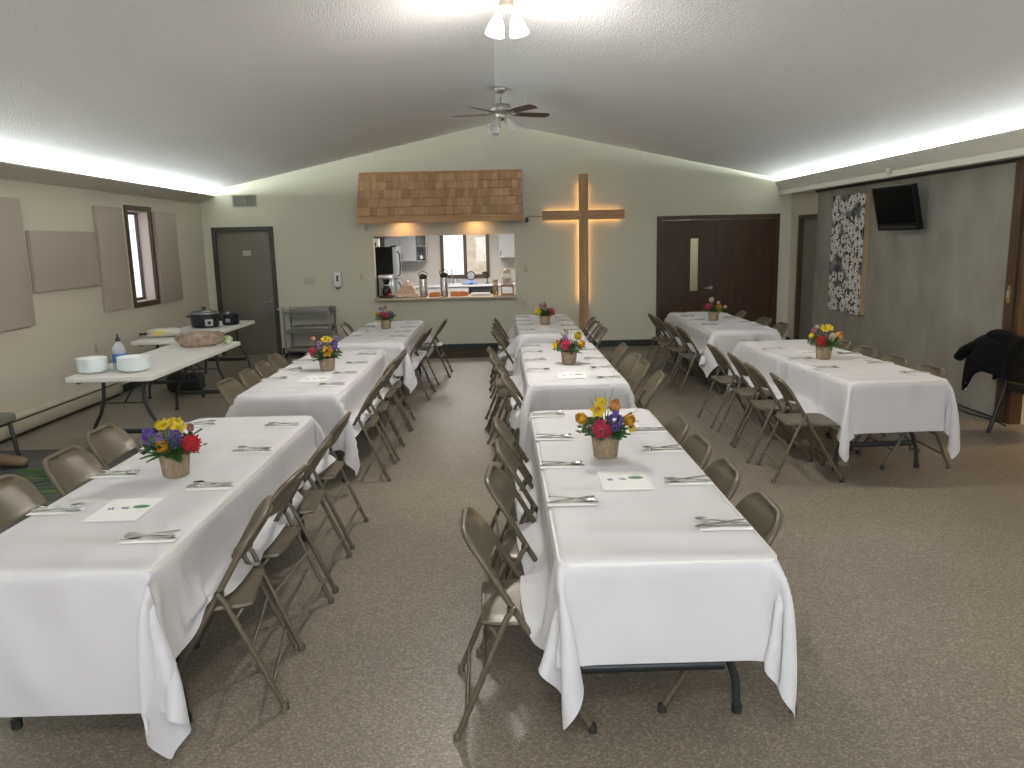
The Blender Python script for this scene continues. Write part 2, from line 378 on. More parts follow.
dd = struct(MB().bx(2.69, 3.19, YB + .03, YB + .075, .01, 2.07).bx(3.33, 3.622, YB + .03, YB + .075, .01, 2.07).bx(3.19, 3.33, YB + .03, YB + .075, .01, .9).bx(3.19, 3.33, YB + .03, YB + .075, 1.77, 2.07), 'door_2', DWOOD)
MB().bx(3.628, 4.59, YB + .03, YB + .075, .01, 2.07, .002).build('door_leaf', DWOOD, dd)
c = MB(); c.bx(2.62, 2.69, YB - .02, YB + .1, 0, 2.145, .005); c.bx(4.59, 4.66, YB - .02, YB + .1, 0, 2.145, .005); c.bx(2.69, 4.59, YB - .02, YB + .1, 2.075, 2.145, .005); c.build('door_frame', DWOOD, dd)
c = MB(); c.bx(3.165, 3.19, YB + .015, YB + .04, .875, 1.795); c.bx(3.33, 3.355, YB + .015, YB + .04, .875, 1.795); c.bx(3.19, 3.33, YB + .015, YB + .04, .875, .9); c.bx(3.19, 3.33, YB + .015, YB + .04, 1.77, 1.795); c.build('window_frame', mat('dark_bead', (.03, .02, .014), .5), dd)
MB().bx(3.19, 3.33, YB + .05, YB + .056, .9, 1.77).build('pane', GLASS, dd)
lever(dd, 3.545, .95, YB + .03, -1)
MB().bx(3.52, 3.57, YB + .022, YB + .03, .87, 1.03, .003).build('lock_plate', mat('bronze_plate', (.10, .07, .045), .4, .7), dd)
# hallway behind the double doors and an added slab blocking light behind the grey door
struct(MB().bx(-4.95, -3.5, YB + .16, YB + .26, 0, 2.4), 'light_block_wall', CREAM)
struct(MB().bx(2.3, 5.0, 14.9, 15.0, 0, 2.4).bx(2.2, 2.3, YB + .15, 15.0, 0, 2.4).bx(5.0, 5.1, YB + .15, 15.0, 0, 2.4).bx(2.2, 5.1, YB + .15, 15.0, 2.4, 2.5), 'wall_hallway', mat('hall_paint', (.5, .5, .38), .8))

d3 = struct(MB().bx(XW + .05, XW + .09, 11.97, 12.77, .0, 2.04), 'door_3', mat('pale_grey_door', (.20, .195, .16), .6))
c = MB(); c.bx(XW - .02, XW + .1, 12.76, 12.83, 0, 2.10, .004); c.bx(XW - .02, XW + .1, 11.90, 11.97, 0, 2.10, .004); c.bx(XW - .02, XW + .1, 11.97, 12.76, 2.035, 2.10, .004); c.build('door_frame', BWOOD, d3)

# ---- window on the left wall
wf = struct(MB().bx(-4.865, -4.83, 10.49, 10.555, 1.03, 2.37).bx(-4.865, -4.83, 11.215, 11.28, 1.03, 2.37).bx(-4.865, -4.83, 10.555, 11.215, 1.03, 1.095).bx(-4.865, -4.83, 10.555, 11.215, 2.305, 2.37), 'window_1', BWOOD)
JAMB = mat('white_jamb', (.62, .50, .44), .6)
MB().bx(-5.04, -4.865, 10.55, 10.562, 1.09, 2.31).bx(-5.04, -4.865, 11.208, 11.22, 1.09, 2.31).bx(-5.04, -4.865, 10.562, 11.208, 2.298, 2.31).bx(-5.04, -4.865, 10.562, 11.208, 1.09, 1.105).build('jamb', JAMB, wf)
MB().bx(-5.04, -5.0, 10.562, 10.60, 1.105, 2.298).bx(-5.04, -5.0, 11.188, 11.208, 1.105, 2.298).bx(-5.04, -5.0, 10.6, 11.17, 1.105, 1.14).bx(-5.04, -5.0, 10.6, 11.17, 2.265, 2.298).build('sash', BWOOD, wf)
MB().bx(-5.03, -5.024, 10.6, 11.17, 1.14, 2.265).build('pane', GLASS, wf)
MB().box((-4.985, 11.1, 1.125), (.03, .05, .03), .005).build('latch', BWOOD, wf)

# ---- grey movable partition on the right, track, posts, side room
c = MB()
for (a, b2) in ((10.35, 11.87), (8.83, 10.346), (7.31, 8.826)): c.bx(4.75, 4.83, a, b2, .02, 2.405, .004)
struct(c, 'wall_partition', GREYF)
struct(MB().bx(4.76, 4.84, 7.1, 12.0, 2.405, 2.44).bx(4.765, 4.84, 7.31, 11.87, 0, .02), 'trim_4', RUB)
p = MB(); p.bx(4.72, 4.84, 7.18, 7.305, 0, 2.42, .004); po = struct(p, 'trim_5', BWOOD)
p = MB(); p.bx(4.74, 5.0, 7.10, 7.165, 0, 2.42, .004); struct(p, 'trim_6', BWOOD)
ob = thing('door_latch', 'small brass flush latch on the brown post beside grey partition', 'latch', (4.72, 7.24, 1.2))
MB().bx(-.006, 0, -.02, .02, -.07, .09, .002).build('latch_plate', mat('brass', (.45, .36, .2), .35, .9), ob)
MB().box((-.014, 0, .01), (.016, .014, .07), .004).build('latch_bolt', CHROME, ob)
SIDE = mat('side_room_paint', (.5, .38, .25), .8)
struct(MB().bx(8.0, 8.2, 2.4, 12.2, 0, 2.6).bx(5.0, 8.2, 12.2, 12.3, 0, 2.6).bx(5.0, 8.2, 2.3, 2.4, 0, 2.6).bx(5.0, 8.2, 2.3, 12.3, 2.5, 2.6), 'wall_side_room', SIDE)
struct(MB().bx(7.97, 8.0, 2.4, 12.2, .85, .93), 'trim_7', CREAM)

# ================================================================ KITCHEN beyond the hatch
KW = mat('kitchen_paint', (.50, .475, .44), .8); CAB = mat('cabinet_grey', (.44, .455, .47), .5); CTOP = mat('kitchen_worktop', (.66, .68, .72), .35)
KWIN = (-1.19, -.27, 1.10, 2.12)
struct(wall_x(MB(), 17.0, 17.15, (-2.9, .95), [KWIN], 2.5).bx(-2.9, -2.8, YB + .15, 17.0, 0, 2.5).bx(.85, .95, YB + .15, 17.0, 0, 2.5), 'wall_kitchen', KW)
struct(MB().bx(-2.9, .95, YB + .15, 17.15, 2.45, 2.55), 'ceiling_kitchen', mat('kitchen_ceiling', (.7, .7, .68), .9))
wf = struct(MB().bx(-1.25, -1.18, 16.96, 17.02, 1.04, 2.18).bx(-.28, -.21, 16.96, 17.02, 1.04, 2.18).bx(-.76, -.69, 16.97, 17.05, 1.10, 2.12).bx(-1.18, -.28, 16.96, 17.02, 1.04, 1.11).bx(-1.18, -.28, 16.96, 17.02, 2.11, 2.18), 'window_2', BWOOD)
MB().bx(-1.18, -.76, 17.06, 17.066, 1.11, 2.11).build('pane', GLASS, wf); MB().bx(-.69, -.28, 17.06, 17.066, 1.11, 2.11).build('pane', GLASS, wf)
# worktop ledge of the hatch and its liner
struct(MB().bx(-2.09, .28, YB - .16, YB + .42, .872, .905, .006), 'trim_8', mat('hatch_ledge', (.60, .50, .38), .4))
struct(MB().bx(-2.085, -2.072, YB - .004, YB + .155, .905, 1.925).bx(.262, .275, YB - .004, YB + .155, .905, 1.925).bx(-2.072, .262, YB - .004, YB + .155, 1.913, 1.926), 'trim_9', mat('hatch_liner', (.62, .56, .45), .6))
# cabinets
def cabinet(name, label, x0, x1, y0, z0, z1, doors, group=None):
    t = thing(name, label, 'cabinet', ((x0 + x1) / 2, y0, z0), 0, group); w = x1 - x0; hh = z1 - z0
    MB().bx(-w / 2, w / 2, .0, 17.0 - y0 - .005, 0, hh).build('body', CAB, t)
    for k in range(doors):
        a = -w / 2 + w * k / doors + .008; b2 = -w / 2 + w * (k + 1) / doors - .008
        c = MB(); c.bx(a, b2, -.018, -.001, .01, hh - .01, .003)
        for q in range(int((b2 - a - .1) / .05)): c.bx(a + .05 + q * .05, a + .054 + q * .05, -.0205, -.018, .06, hh - .06)
        dr = c.build('door', CAB, t)
        hx = b2 - .03 if k % 2 == 0 and doors > 1 else a + .03
        c = MB(); c.tube([(hx, -.018, .06), (hx, -.04, .075), (hx, -.04, .14), (hx, -.018, .155)], .005, 6); c.build('handle', BLACKM, dr)
    return t
cabinet('wall_cabinet', 'pale grey wall cabinet left of kitchen window, seen through the hatch', -2.38, -1.73, 16.6, 1.42, 2.35, 2)
cabinet('wall_cabinet', 'pale grey wall cabinet right of kitchen window, seen through the hatch', .0, .33, 16.6, 1.45, 2.4, 1)
cabinet('wall_cabinet', 'short pale cabinet high above the black refrigerator in the kitchen', -2.78, -2.12, 16.2, 1.98, 2.4, 2)
t = thing('open_shelf', 'open pale shelf unit at the end of left kitchen wall cabinet', 'shelf', (-1.62, 16.62, 1.42))
MB().bx(-.105, .105, .36, .375, 0, .93).bx(.095, .105, 0, .36, 0, .93).build('back_panel', CAB, t)
for z in (0, .3, .6): MB().bx(-.105, .095, 0, .36, z, z + .015).build('shelf_board', CAB, t)
o = thing('bottle', 'dark bottle on the lowest board of open kitchen shelf', 'bottle', (-1.63, 16.75, 1.435))
MB().lathe([(.001, 0), (.035, 0), (.035, .13), (.014, .17), (.012, .22), (.001, .22)], n=12).build('body', mat('dark_bottle', (.03, .02, .015), .2), o, 40)
MB().bx(-.025, .025, -.0365, -.034, .03, .1).build('bottle_label', PAPER, o)
# base cabinets, counter, dishwasher
t = thing('base_cabinet', 'pale base cabinets under the kitchen window worktop', 'cabinet', (-1.4, 16.4, 0))
MB().bx(-.95, .75, .0, .595, .1, .88).bx(-.95, .75, .05, .595, 0, .1).build('body', CAB, t)
for k in range(4): MB().bx(-.94 + k * .42, -.53 + k * .42, -.018, -.001, .12, .86, .003).build('door', CAB, t)
t = thing('dishwasher', 'black dishwasher under the right end of kitchen worktop', 'dishwasher', (-.34, 16.38, 0))
MB().bx(-.3, .3, .0, .6, .02, .875, .005).build('body', mat('black_gloss', (.008, .008, .009), .25), t)
MB().tube([(-.22, 0, .8), (-.22, -.035, .8), (.22, -.035, .8), (.22, 0, .8)], .008, 8).build('handle', BLACKM, t)
cabinet('base_cabinet', 'pale base cabinet right of black dishwasher in the kitchen', -.03, .8, 16.4, .02, .875, 2)
w = MB().bx(-2.35, .84, 16.36, 17.0, .885, .925, .006).build('worktop', CTOP); tag(w, 'pale worktop running below the kitchen window', 'worktop')
t = thing('kitchen_sink', 'steel sink rim set on worktop under kitchen window', 'sink', (-.98, 16.66, .926))
MB().bx(-.26, .26, -.2, -.17, 0, .012, .004).bx(-.26, .26, .17, .2, 0, .012, .004).bx(-.26, -.23, -.17, .17, 0, .012, .004).bx(.23, .26, -.17, .17, 0, .012, .004).bx(-.012, .012, -.17, .17, 0, .012).build('rim', CHROME, t)
f_ = MB(); f_.tube([(0, .18, .01)] + [(0, .18 - .09 + .09 * math.cos(a), .22 + .09 * math.sin(a)) for a in [PI * k / 8 for k in range(9)]] + [(0, 0, .17)], .009, 8)
f_.build('faucet', CHROME, t, 60, loc=(-.03, .04, 0))
t = thing('desk_fan', 'small round black-rimmed fan on worktop by kitchen window', 'fan', (-.60, 16.6, .926))
MB().tube([(.085 * math.cos(a), 0, .175 + .085 * math.sin(a)) for a in [2 * PI * k / 20 for k in range(20)]], .011, 8, True).build('rim', BLACKM, t, 60)
MB().lathe([(.001, 0), (.06, 0), (.055, .015), (.012, .022), (.01, .085), (.001, .085)], n=14).build('base', BLACKM, t, 50)
MB().lathe([(.001, 0), (.078, 0), (.078, .008), (.001, .01)], (0, .004, .175), 18, Matrix.Rotation(R(90), 3, 'X')).build('grille', mat('grey_grille', (.32, .33, .34), .5), t)
o = MB().sheet(lambda u, v: ((u - .5) * .32, (v - .5) * .2, .012 + .07 * math.exp(-((u - .5) ** 2 + (v - .5) ** 2) * 9) + .012 * math.sin(13 * u + 5 * v)), 14, 10, .006).build('dish_towel', mat('blue_towel', (.22, .32, .62), .9), None, 60, (-.62, 16.48, .934)); tag(o, 'crumpled blue dish towel on the kitchen worktop by black fan', 'towel')
t = thing('spray_nozzle', 'black desk lamp head standing at right end of kitchen window', 'lamp', (-.26, 16.65, .926))
t.name = 'desk_lamp'
MB().lathe([(.001, 0), (.05, 0), (.045, .015), (.01, .02), (.01, .2), (.001, .2)], n=12).build('base', BLACKM, t, 50)
MB().tube([(.01, 0, .2), (-.03, 0, .23), (-.1, 0, .21)], [.02, .03, .035], 10).build('lamp_head', BLACKM, t, 50)
for i, x in enumerate((-1.12, -1.04, -.96, -.86)):
    o = MB().lathe([(.001, 0), (.028, 0), (.032, .1), (.029, .1), (.026, .006), (.001, .006)], n=12, caps=False).build('drinking_glass', mat('kitchen_glassware', (.7, .75, .8), .15, alpha=.6), None, 40, (x, 16.93 - .02 * (i % 2), .926))
    tag(o, f'clear drinking glass behind the kitchen sink, {ORD[i]} from the left', 'glass', 'glasses behind the kitchen sink')
# refrigerator
t = thing('refrigerator', 'black refrigerator with silver doors seen side-on through the hatch', 'refrigerator', (-2.4, 15.5, 0))
MB().bx(-.38, .36, -.36, .36, .03, 1.735, .008).build('body', mat('black_textured_steel', (.004, .004, .004), .5, spec=.2), t)
SD = mat('silver_door', (.42, .45, .48), .35, .6)
dr = MB().bx(.37, .45, -.36, .36, .06, 1.12, .015).build('door', SD, t)
MB().tube([(.45, -.31, .62), (.495, -.31, .66), (.495, -.31, 1.02), (.45, -.31, 1.08)], .012, 8).build('handle', BLACKM, dr, 50)
dr = MB().bx(.37, .45, -.36, .36, 1.13, 1.735, .015).build('door', SD, t)
MB().tube([(.45, -.31, 1.17), (.495, -.31, 1.21), (.51, -.31, 1.4), (.495, -.31, 1.6), (.45, -.31, 1.66)], .012, 8).build('handle', BLACKM, dr, 50)
MB().bx(.34, .46, -.37, -.30, 1.735, 1.76, .004).build('hinge_cover', BLACKM, t)
t = thing('appliance_box', 'small white and black appliance on top of the black refrigerator', 'appliance', (-2.42, 15.4, 1.737))
MB().box((0, 0, .08), (.24, .2, .16), .012).build('body', WHITEP, t, 40); MB().box((0, -.103, .05), (.14, .008, .06), .003).build('front_panel', BLACKM, t)

# ---- things on the hatch ledge
ZL, YL = .906, YB + .06
t = thing('coffee_maker', 'chrome and black coffee maker at left end of the hatch ledge', 'coffee maker', (-1.90, YB + .10, ZL))
MB().box((0, 0, .02), (.24, .26, .04), .01).build('base', BLACKM, t, 40)
MB().box((0, .09, .2), (.22, .09, .34), .01).build('tower', CHROME, t, 40)
MB().box((0, -.005, .345), (.24, .25, .07), .012).build('brew_head', CHROME, t, 40)
for x in (-.1, .1): MB().tube([(x, -.11, .04), (x, -.11, .32)], .011, 8).build('post', CHROME, t, 60)
MB().lathe([(.001, 0), (.06, 0), (.075, .04), (.07, .1), (.045, .14), (.05, .155), (.001, .155)], (0, -.03, .045), 16).build('carafe', mat('smoked_glass', (.03, .015, .01), .1), t, 50)
MB().lathe([(.001, 0), (.04, 0), (.065, .09), (.001, .09)], (0, -.03, .22), 14).build('filter_basket', BLACKM, t, 50)
MB().ball((.06, -.135, .06), .012).build('power_light', mat('red_lamp', (.6, .02, .02), .4, emit=((1, .03, .02), .5)), t)
ROLL = mat('cream_roll', (.78, .62, .44), .7)
plate = MB().lathe([(.001, 0), (.11, 0), (.2, .012), (.2, .016), (.001, .008)], n=28).build('serving_plate', FOAM, None, 50, (-1.565, YL + .06, ZL)); tag(plate, 'flat pale plate under the pile of rolled napkins on hatch ledge', 'plate')
k = 0
rows = [(5, .038), (4, .103), (3, .168), (1, .232)]
for n, z in rows:
    for i in range(n):
        x = (i - (n - 1) / 2) * .073
        o = MB(); o.lathe([(.012, -.075), (.034, -.075), (.037, -.06), (.037, .06), (.034, .075), (.012, .075), (.012, .06), (.001, .06)], (0, 0, 0), 12, Matrix.Rotation(R(90), 3, 'X'))
        o = o.build('rolled_napkin', ROLL, None, 50, (-1.565 + x, YL + .06 + random.uniform(-.004, .004), ZL + z + .012))
        nm = {5: 'bottom row', 4: 'second row', 3: 'third row', 1: 'top'}[n]
        tag(o, (f'cream rolled napkin, {ORD[i]} from the left in {nm} of the pile' if n > 1 else 'cream rolled napkin alone at the top of the pile'), 'napkin', 'rolled napkins piled on the hatch ledge')
def airpot(x, y, label, hh=.34):
    t = thing('airpot', label, 'coffee pot', (x, y, ZL))
    MB().lathe([(.001, 0), (.062, 0), (.064, .01), (.064, hh - .06), (.058, hh - .04), (.001, hh - .04)], n=24).build('body', CHROME, t, 50)
    MB().lathe([(.001, 0), (.06, 0), (.064, .02), (.058, .06), (.035, .085), (.001, .088)], (0, 0, hh - .045), 24).build('lid', BLACKM, t, 50)
    MB().tube([(0, -.05, hh), (0, -.09, hh + .01), (0, -.105, hh - .02)], [.016, .013, .011], 8).build('spout', BLACKM, t, 50)
    MB().tube([(-.06, 0, hh - .01), (-.075, 0, hh + .05), (0, 0, hh + .09), (.075, 0, hh + .05), (.06, 0, hh - .01)], .007, 6).build('handle', BLACKM, t, 50)
    MB().bx(-.03, .03, -.0665, -.062, .1, .17).build('sticker', PAPER, t)
airpot(-1.285, YL + .03, 'steel airpot with black pump lid beside the rolled napkins')
airpot(-.935, YL + .03, 'steel airpot with black pump lid between the two orange boxes', .36)
def obox(name, label, x, w, h1, col):
    t = thing(name, label, 'box', (x, YL + .05, ZL))
    m1 = mat('orange_card', col, .6)
    MB().box((0, 0, h1 / 2), (w, .2, h1), .006).build('body', m1, t, 40)
    for i in range(int(w / .055)):
        MB().box((-w / 2 + .035 + i * .055, -.02, h1 + .012), (.046, .12, .022), .006).build('packet', mat('orange_packet', (.72, .30, .10), .6, noise=(20, (.62, .42, .24), .2)), t, 40)
obox('tea_box', 'short orange box of tea packets between the two airpots', -1.10, .17, .055, (.66, .24, .07))
obox('snack_tray', 'long orange tray of packets right of the second airpot', -.685, .30, .062, (.72, .34, .12))
for i in range(5):
    o = MB().box((0, 0, 0), (.34 - .004 * i, .26, .007), .003).build('paper_plate', PAPER, None, 40, (-.33 + .004 * (i % 2), YL + .06, ZL + .0045 + i * .0085)); tag(o, f'flat white paper napkin in the low stack on hatch ledge, {ORD[i]} from below', 'napkin', 'white napkin stack on the hatch ledge')
    o.name = 'paper_napkin'
t = thing('cup_dispenser', 'tall thin wooden cup holder beside the glass jar on ledge', 'dispenser', (-.075, YL + .06, ZL))
MB().bx(-.045, .045, -.045, .045, 0, .015, .003).build('base', CEDAR, t)
for x in (-.038, .038): MB().bx(x - .007, x + .007, -.03, .03, .015, .26, .003).build('side_panel', CEDAR, t)
for i in range(4): MB().lathe([(.001, 0), (.026, 0), (.03, .05), (.001, .05)], (0, 0, .02 + i * .062), 12).build('paper_cup', mat('kraft_cup', (.55, .40, .24), .7), t, 50)
t = thing('jar_dispenser', 'clear glass jar on a wooden stand at right end of ledge', 'jar', (.125, YL + .06, ZL))
MB().bx(-.11, .11, -.09, .09, .15, .17, .003).build('stand_top', CEDAR, t)
for x in (-.095, .095):
    for y in (-.07, .07): MB().bx(x - .012, x + .012, y - .012, y + .012, 0, .15, .002).build('leg', CEDAR, t)
MB().bx(-.1, .1, -.08, .08, .005, .02, .002).build('stand_shelf', CEDAR, t)
MB().lathe([(.001, .001), (.085, 0), (.10, .03), (.10, .12), (.085, .16), (.06, .175), (.06, .185), (.066, .19)], (0, 0, .171), 24, caps=False).build('jar', mat('jar_glass', (.75, .75, .70), .08, alpha=.35), t, 60)
c = MB()
for i in range(26): a = random.uniform(0, 2 * PI); rr = random.uniform(.01, .07); c.ball((rr * math.cos(a), rr * math.sin(a), .19 + random.uniform(0, .1)), (.02, .02, .014), 7, 5)
c.build('candy', mat('mixed_candy', (.62, .55, .46), .5, noise=(25, (.4, .3, .2), .15)), t, 60, kind='stuff')
MB().lathe([(.001, 0), (.068, 0), (.07, .01), (.06, .05), (.02, .07), (.018, .085), (.001, .09)], (0, 0, .36), 20).build('lid', mat('jar_lid', (.66, .62, .5), .3), t, 50)
MB().tube([(0, -.10, .2), (0, -.13, .2), (0, -.135, .18)], .009, 8).build('tap', CHROME, t, 60)

# ================================================================ CEDAR HOOD over the hatch
t = thing('shingled_hood', 'cedar-shingled wooden awning above the kitchen hatch', 'awning', (-.92, YB, 2.09))
WD = 1.31; zb, zt_ = .14, .83; dy = .44
slope = lambda k: Vector((0, -dy + dy * k, zb + (zt_ - zb) * k))
c = MB()
c.prism([(-WD, -.001, 0.04), (-WD, -dy, .04), (-WD, -dy, zb), (-WD, -.001, zt_)], (.02, 0, 0)); c.build('side_panel', CEDAR, t)
c = MB(); c.prism([(WD - .02, -.001, 0.04), (WD - .02, -dy, .04), (WD - .02, -dy, zb), (WD - .02, -.001, zt_)], (.02, 0, 0)); c.build('side_panel', CEDAR, t)
c = MB(); c.prism([(-WD + .02, -dy + .01, zb), (WD - .02, -dy + .01, zb), (WD - .02, -.001, zt_), (-WD + .02, -.001, zt_)], (0, .0, -.03)); c.build('deck', CEDAR, t)
MB().bx(-WD - .01, WD + .01, -dy - .03, -dy, .025, zb - .005, .003).build('fascia_board', wood_mat('cedar_long', (.42, .25, .115), (.54, .35, .175), 2.5, .7, axis=0), t)
nrow = 5
for rI in range(nrow):
    k0, k1 = rI / nrow - .02, min((rI + 1) / nrow + .04, 1.0)
    if rI == nrow - 1: k1 = 1.0
    c = MB(); c.tone = []; x = -WD - .012
    while x < WD - .01:
        w = random.choice([.07, .09, .11, .13, .15]); x1 = min(x + w, WD + .012)
        if WD + .012 - x1 < .05: x1 = WD + .012
        a = slope(k0 + random.uniform(-.008, .008)); b2 = slope(k1); nrm = Vector((0, -(zt_ - zb), dy)).normalized()
        a1 = a + nrm * .042; b1 = b2 + nrm * .010; a0 = a + nrm * .016; b0 = b2 + nrm * .002
        n0 = len(c.v)
        c.add([(x, *a0.yz), (x1 - .004, *a0.yz), (x1 - .004, *b0.yz), (x, *b0.yz), (x, *a1.yz), (x1 - .004, *a1.yz), (x1 - .004, *b1.yz), (x, *b1.yz)],
              [(0, 3, 2, 1), (4, 5, 6, 7), (0, 1, 5, 4), (1, 2, 6, 5), (2, 3, 7, 6), (3, 0, 4, 7)])
        c.tone += [random.uniform(.72, 1.12)] * 8; x = x1
    c.build('shingle_course', SHING, t)
MB().bx(-WD - .012, WD + .012, -.045, -.001, zt_ - .02, zt_ + .02, .003).build('cap_board', CEDAR, t)
for x in (-.62, .57):
    MB().lathe([(.001, 0), (.05, 0), (.05, -.03), (.04, -.035), (.001, -.035)], (x, -.27, .145), 18).build('puck_lamp', BLACKM, t, 50)
for x in (-WD + .04, -WD + .075): MB().bx(x - .006, x + .006, -.02, -.001, -.09, .05).build('bracket', mat('pale_bracket', (.5, .47, .38), .6), t)

# ================================================================ CROSS
t = thing('wooden_cross', 'large wooden cross with warm backlight mounted on the back wall', 'cross', (1.395, YB, 0))
CB = wood_mat('cross_wood', (.34, .19, .085), (.48, .30, .15), 2.5, .6); CB2 = wood_mat('cross_wood_across', (.34, .19, .085), (.48, .30, .15), 2.5, .6, axis=0)
MB().bx(-.075, .075, -.13, -.05, .22, 2.84, .004).build('upright_beam', CB, t)
MB().bx(-.67, -.0755, -.13, -.05, 2.115, 2.265, .004).bx(.0755, .67, -.13, -.05, 2.115, 2.265, .004).build('cross_beam', CB2, t)
GLOW = mat('warm_strip', (1, .6, .2), .5, emit=((1, .55, .16), 6))
c = MB()
for x in (-.05, .05): c.bx(x - .006, x + .006, -.049, -.043, .78, 2.72)
for z in (2.14, 2.24):
    c.bx(-.62, -.08, -.049, -.043, z - .006, z + .006); c.bx(.08, .62, -.049, -.043, z - .006, z + .006)
c.build('led_strip', GLOW, t)
MB().bx(-.03, .03, -.05, -.001, .3, .4).bx(-.03, .03, -.05, -.001, 2.3, 2.4).build('mounting_block', CB, t)
t = thing('power_adapter', 'small black power adapter with cord on wall beside the cross', 'adapter', (.47, YB, 2.13))
MB().box((0, -.02, 0), (.05, .04, .08), .006).build('body', BLACKM, t, 40)
MB().tube([(0, -.02, .04), (.03, -.02, .065), (.12, -.015, .055), (.22, -.012, .05), (.275, -.045, .05)], .004, 6).build('cord', BLACKM, t, 60)

# ================================================================ wall fittings on the back wall
PLATE = mat('ivory_plate', (.52, .48, .34), .5)
def switchplate(x, z, w, hh, label, n=1, name='switch_plate', cat='light switch'):
    t = thing(name, label, cat, (x, YB, z))
    MB().box((0, -.004, 0), (w, .008, hh), .003).build('cover', PLATE, t, 40)
    for k in range(n): MB().box(((k - (n - 1) / 2) * .045, -.011, 0), (.012, .012, .028), .002).build('toggle', PLATE, t)
switchplate(-3.16, 1.225, .19, .115, 'wide ivory switch plate between grey door and soap dispenser', 4)
switchplate(-2.285, 1.265, .075, .115, 'ivory switch plate just left of the kitchen hatch')
switchplate(.44, 1.345, .085, .12, 'ivory switch plate right of the kitchen hatch', 1)
switchplate(.41, .755, .085, .12, 'ivory outlet plate below the right end of the hatch', 2, 'outlet_plate', 'outlet')
t = thing('soap_dispenser', 'white wall dispenser with dark window left of the hatch', 'dispenser', (-2.68, YB, 1.23))
MB().box((0, -.05, 0), (.125, .10, .25), .022).build('body', mat('white_dispenser', (.8, .8, .8), .4), t, 50)
MB().box((0, -.102, .02), (.03, .006, .10), .003).build('level_window', BLACKM, t); MB().box((0, -.05, -.135), (.06, .06, .03), .006).build('nozzle', mat('dark_nozzle', (.08, .08, .08), .5), t, 40)
t = thing('air_vent', 'grey louvred air vent high on the back wall above grey door', 'vent', (-4.125, YB, 2.535))
c = MB(); c.bx(-.20, .20, -.012, 0, -.10, -.085).bx(-.20, .20, -.012, 0, .085, .10).bx(-.20, -.185, -.012, 0, -.085, .085).bx(.185, .20, -.012, 0, -.085, .085).bx(-.006, .006, -.012, 0, -.085, .085)
c.build('frame', mat('vent_frame', (.40, .40, .34), .5), t); MB().bx(-.185, .185, -.002, -.0005, -.085, .085).build('backing', mat('vent_dark', (.12, .12, .11), .7), t)
for k in range(11): MB().box((0, -.007, -.078 + k * .0156), (.37, .012, .003), 0, Matrix.Rotation(R(35), 3, 'X')).build('louvre', mat('vent_slat', (.30, .30, .27), .5), t)

# ================================================================ left wall acoustic panels
def panel(y0, y1, z0, z1, label):
    o = MB().box((0, 0, 0), (.05, y1 - y0, z1 - z0), .008).build('acoustic_panel', PANEL, None, 40, (-4.824, (y0 + y1) / 2, (z0 + z1) / 2)); tag(o, label, 'acoustic panel', 'fabric acoustic panels on the left wall')
panel(7.5, 8.17, 1.05, 2.33, 'tall taupe fabric acoustic panel, nearest the camera on left wall')
panel(8.27, 9.60, 1.38, 2.015, 'wide low taupe fabric acoustic panel on the left wall')
panel(9.68, 10.34, 1.055, 2.325, 'tall taupe fabric acoustic panel just before the left window')
panel(11.32, 12.02, 1.04, 2.31, 'tall taupe fabric acoustic panel just past the left window')
t = thing('outlet_plate', 'ivory outlet plate low on left wall behind the plastic table', 'outlet', (-4.85, 9.4, .65)); MB().box((.004, 0, 0), (.008, .075, .115), .003).build('cover', PLATE, t, 40); MB().box((.009, 0, .025), (.004, .03, .03), .001).build('socket', PLATE, t); MB().box((.009, 0, -.025), (.004, .03, .03), .001).build('socket', PLATE, t)

# ================================================================ right wall: picture, television, sensor
def art_material():
    m = bpy.data.materials.new('daisy_print'); m.use_nodes = True; nt = m.node_tree; L = nt.links; b = nt.nodes['Principled BSDF']; b.inputs['Roughness'].default_value = .8
    tc = nt.nodes.new('ShaderNodeTexCoord'); n = nt.nodes.new('ShaderNodeTexNoise'); n.inputs['Scale'].default_value = 9; n.inputs['Detail'].default_value = 5; L.new(tc.outputs['Object'], n.inputs[0])
    cr = nt.nodes.new('ShaderNodeValToRGB'); e = cr.color_ramp.elements; e[0].position = .42; e[0].color = (.028, .028, .038, 1); e[1].position = .62; e[1].color = (.24, .23, .23, 1)
    L.new(n.outputs[0], cr.inputs[0]); L.new(cr.outputs[0], b.inputs['Base Color']); return m
t = thing('flower_canvas', 'tall canvas print of white daisies on dark ground, right wall', 'picture', (4.75, 10.68, 1.525))
MB().bx(-.06, -.001, -.50, .50, -.785, .785, .003).build('canvas_edge', wood_mat('pale_pine', (.36, .25, .14), (.44, .32, .19), 3, .6), t)
ap = MB().bx(-.065, -.0605, -.50, .50, -.785, .785).build('print', art_material(), t)
WHITEF = mat('daisy_white', (.78, .76, .70), .8); DARKF = mat('daisy_eye', (.02, .02, .025), .8)
rnd = random.Random(3); cw = MB(); cd = MB(); spots = []
for i in range(700):
    y, z = rnd.uniform(-.48, .48), rnd.uniform(-.76, .76); r = rnd.uniform(.08, .15)
    if any((y - a) ** 2 + (z - b2) ** 2 < (.52 * (r + c_)) ** 2 or math.sin(9 * z + 3) + math.sin(7 * y + 5 * z) > 1.15 for a, b2, c_ in spots): continue
    spots.append((y, z, r))
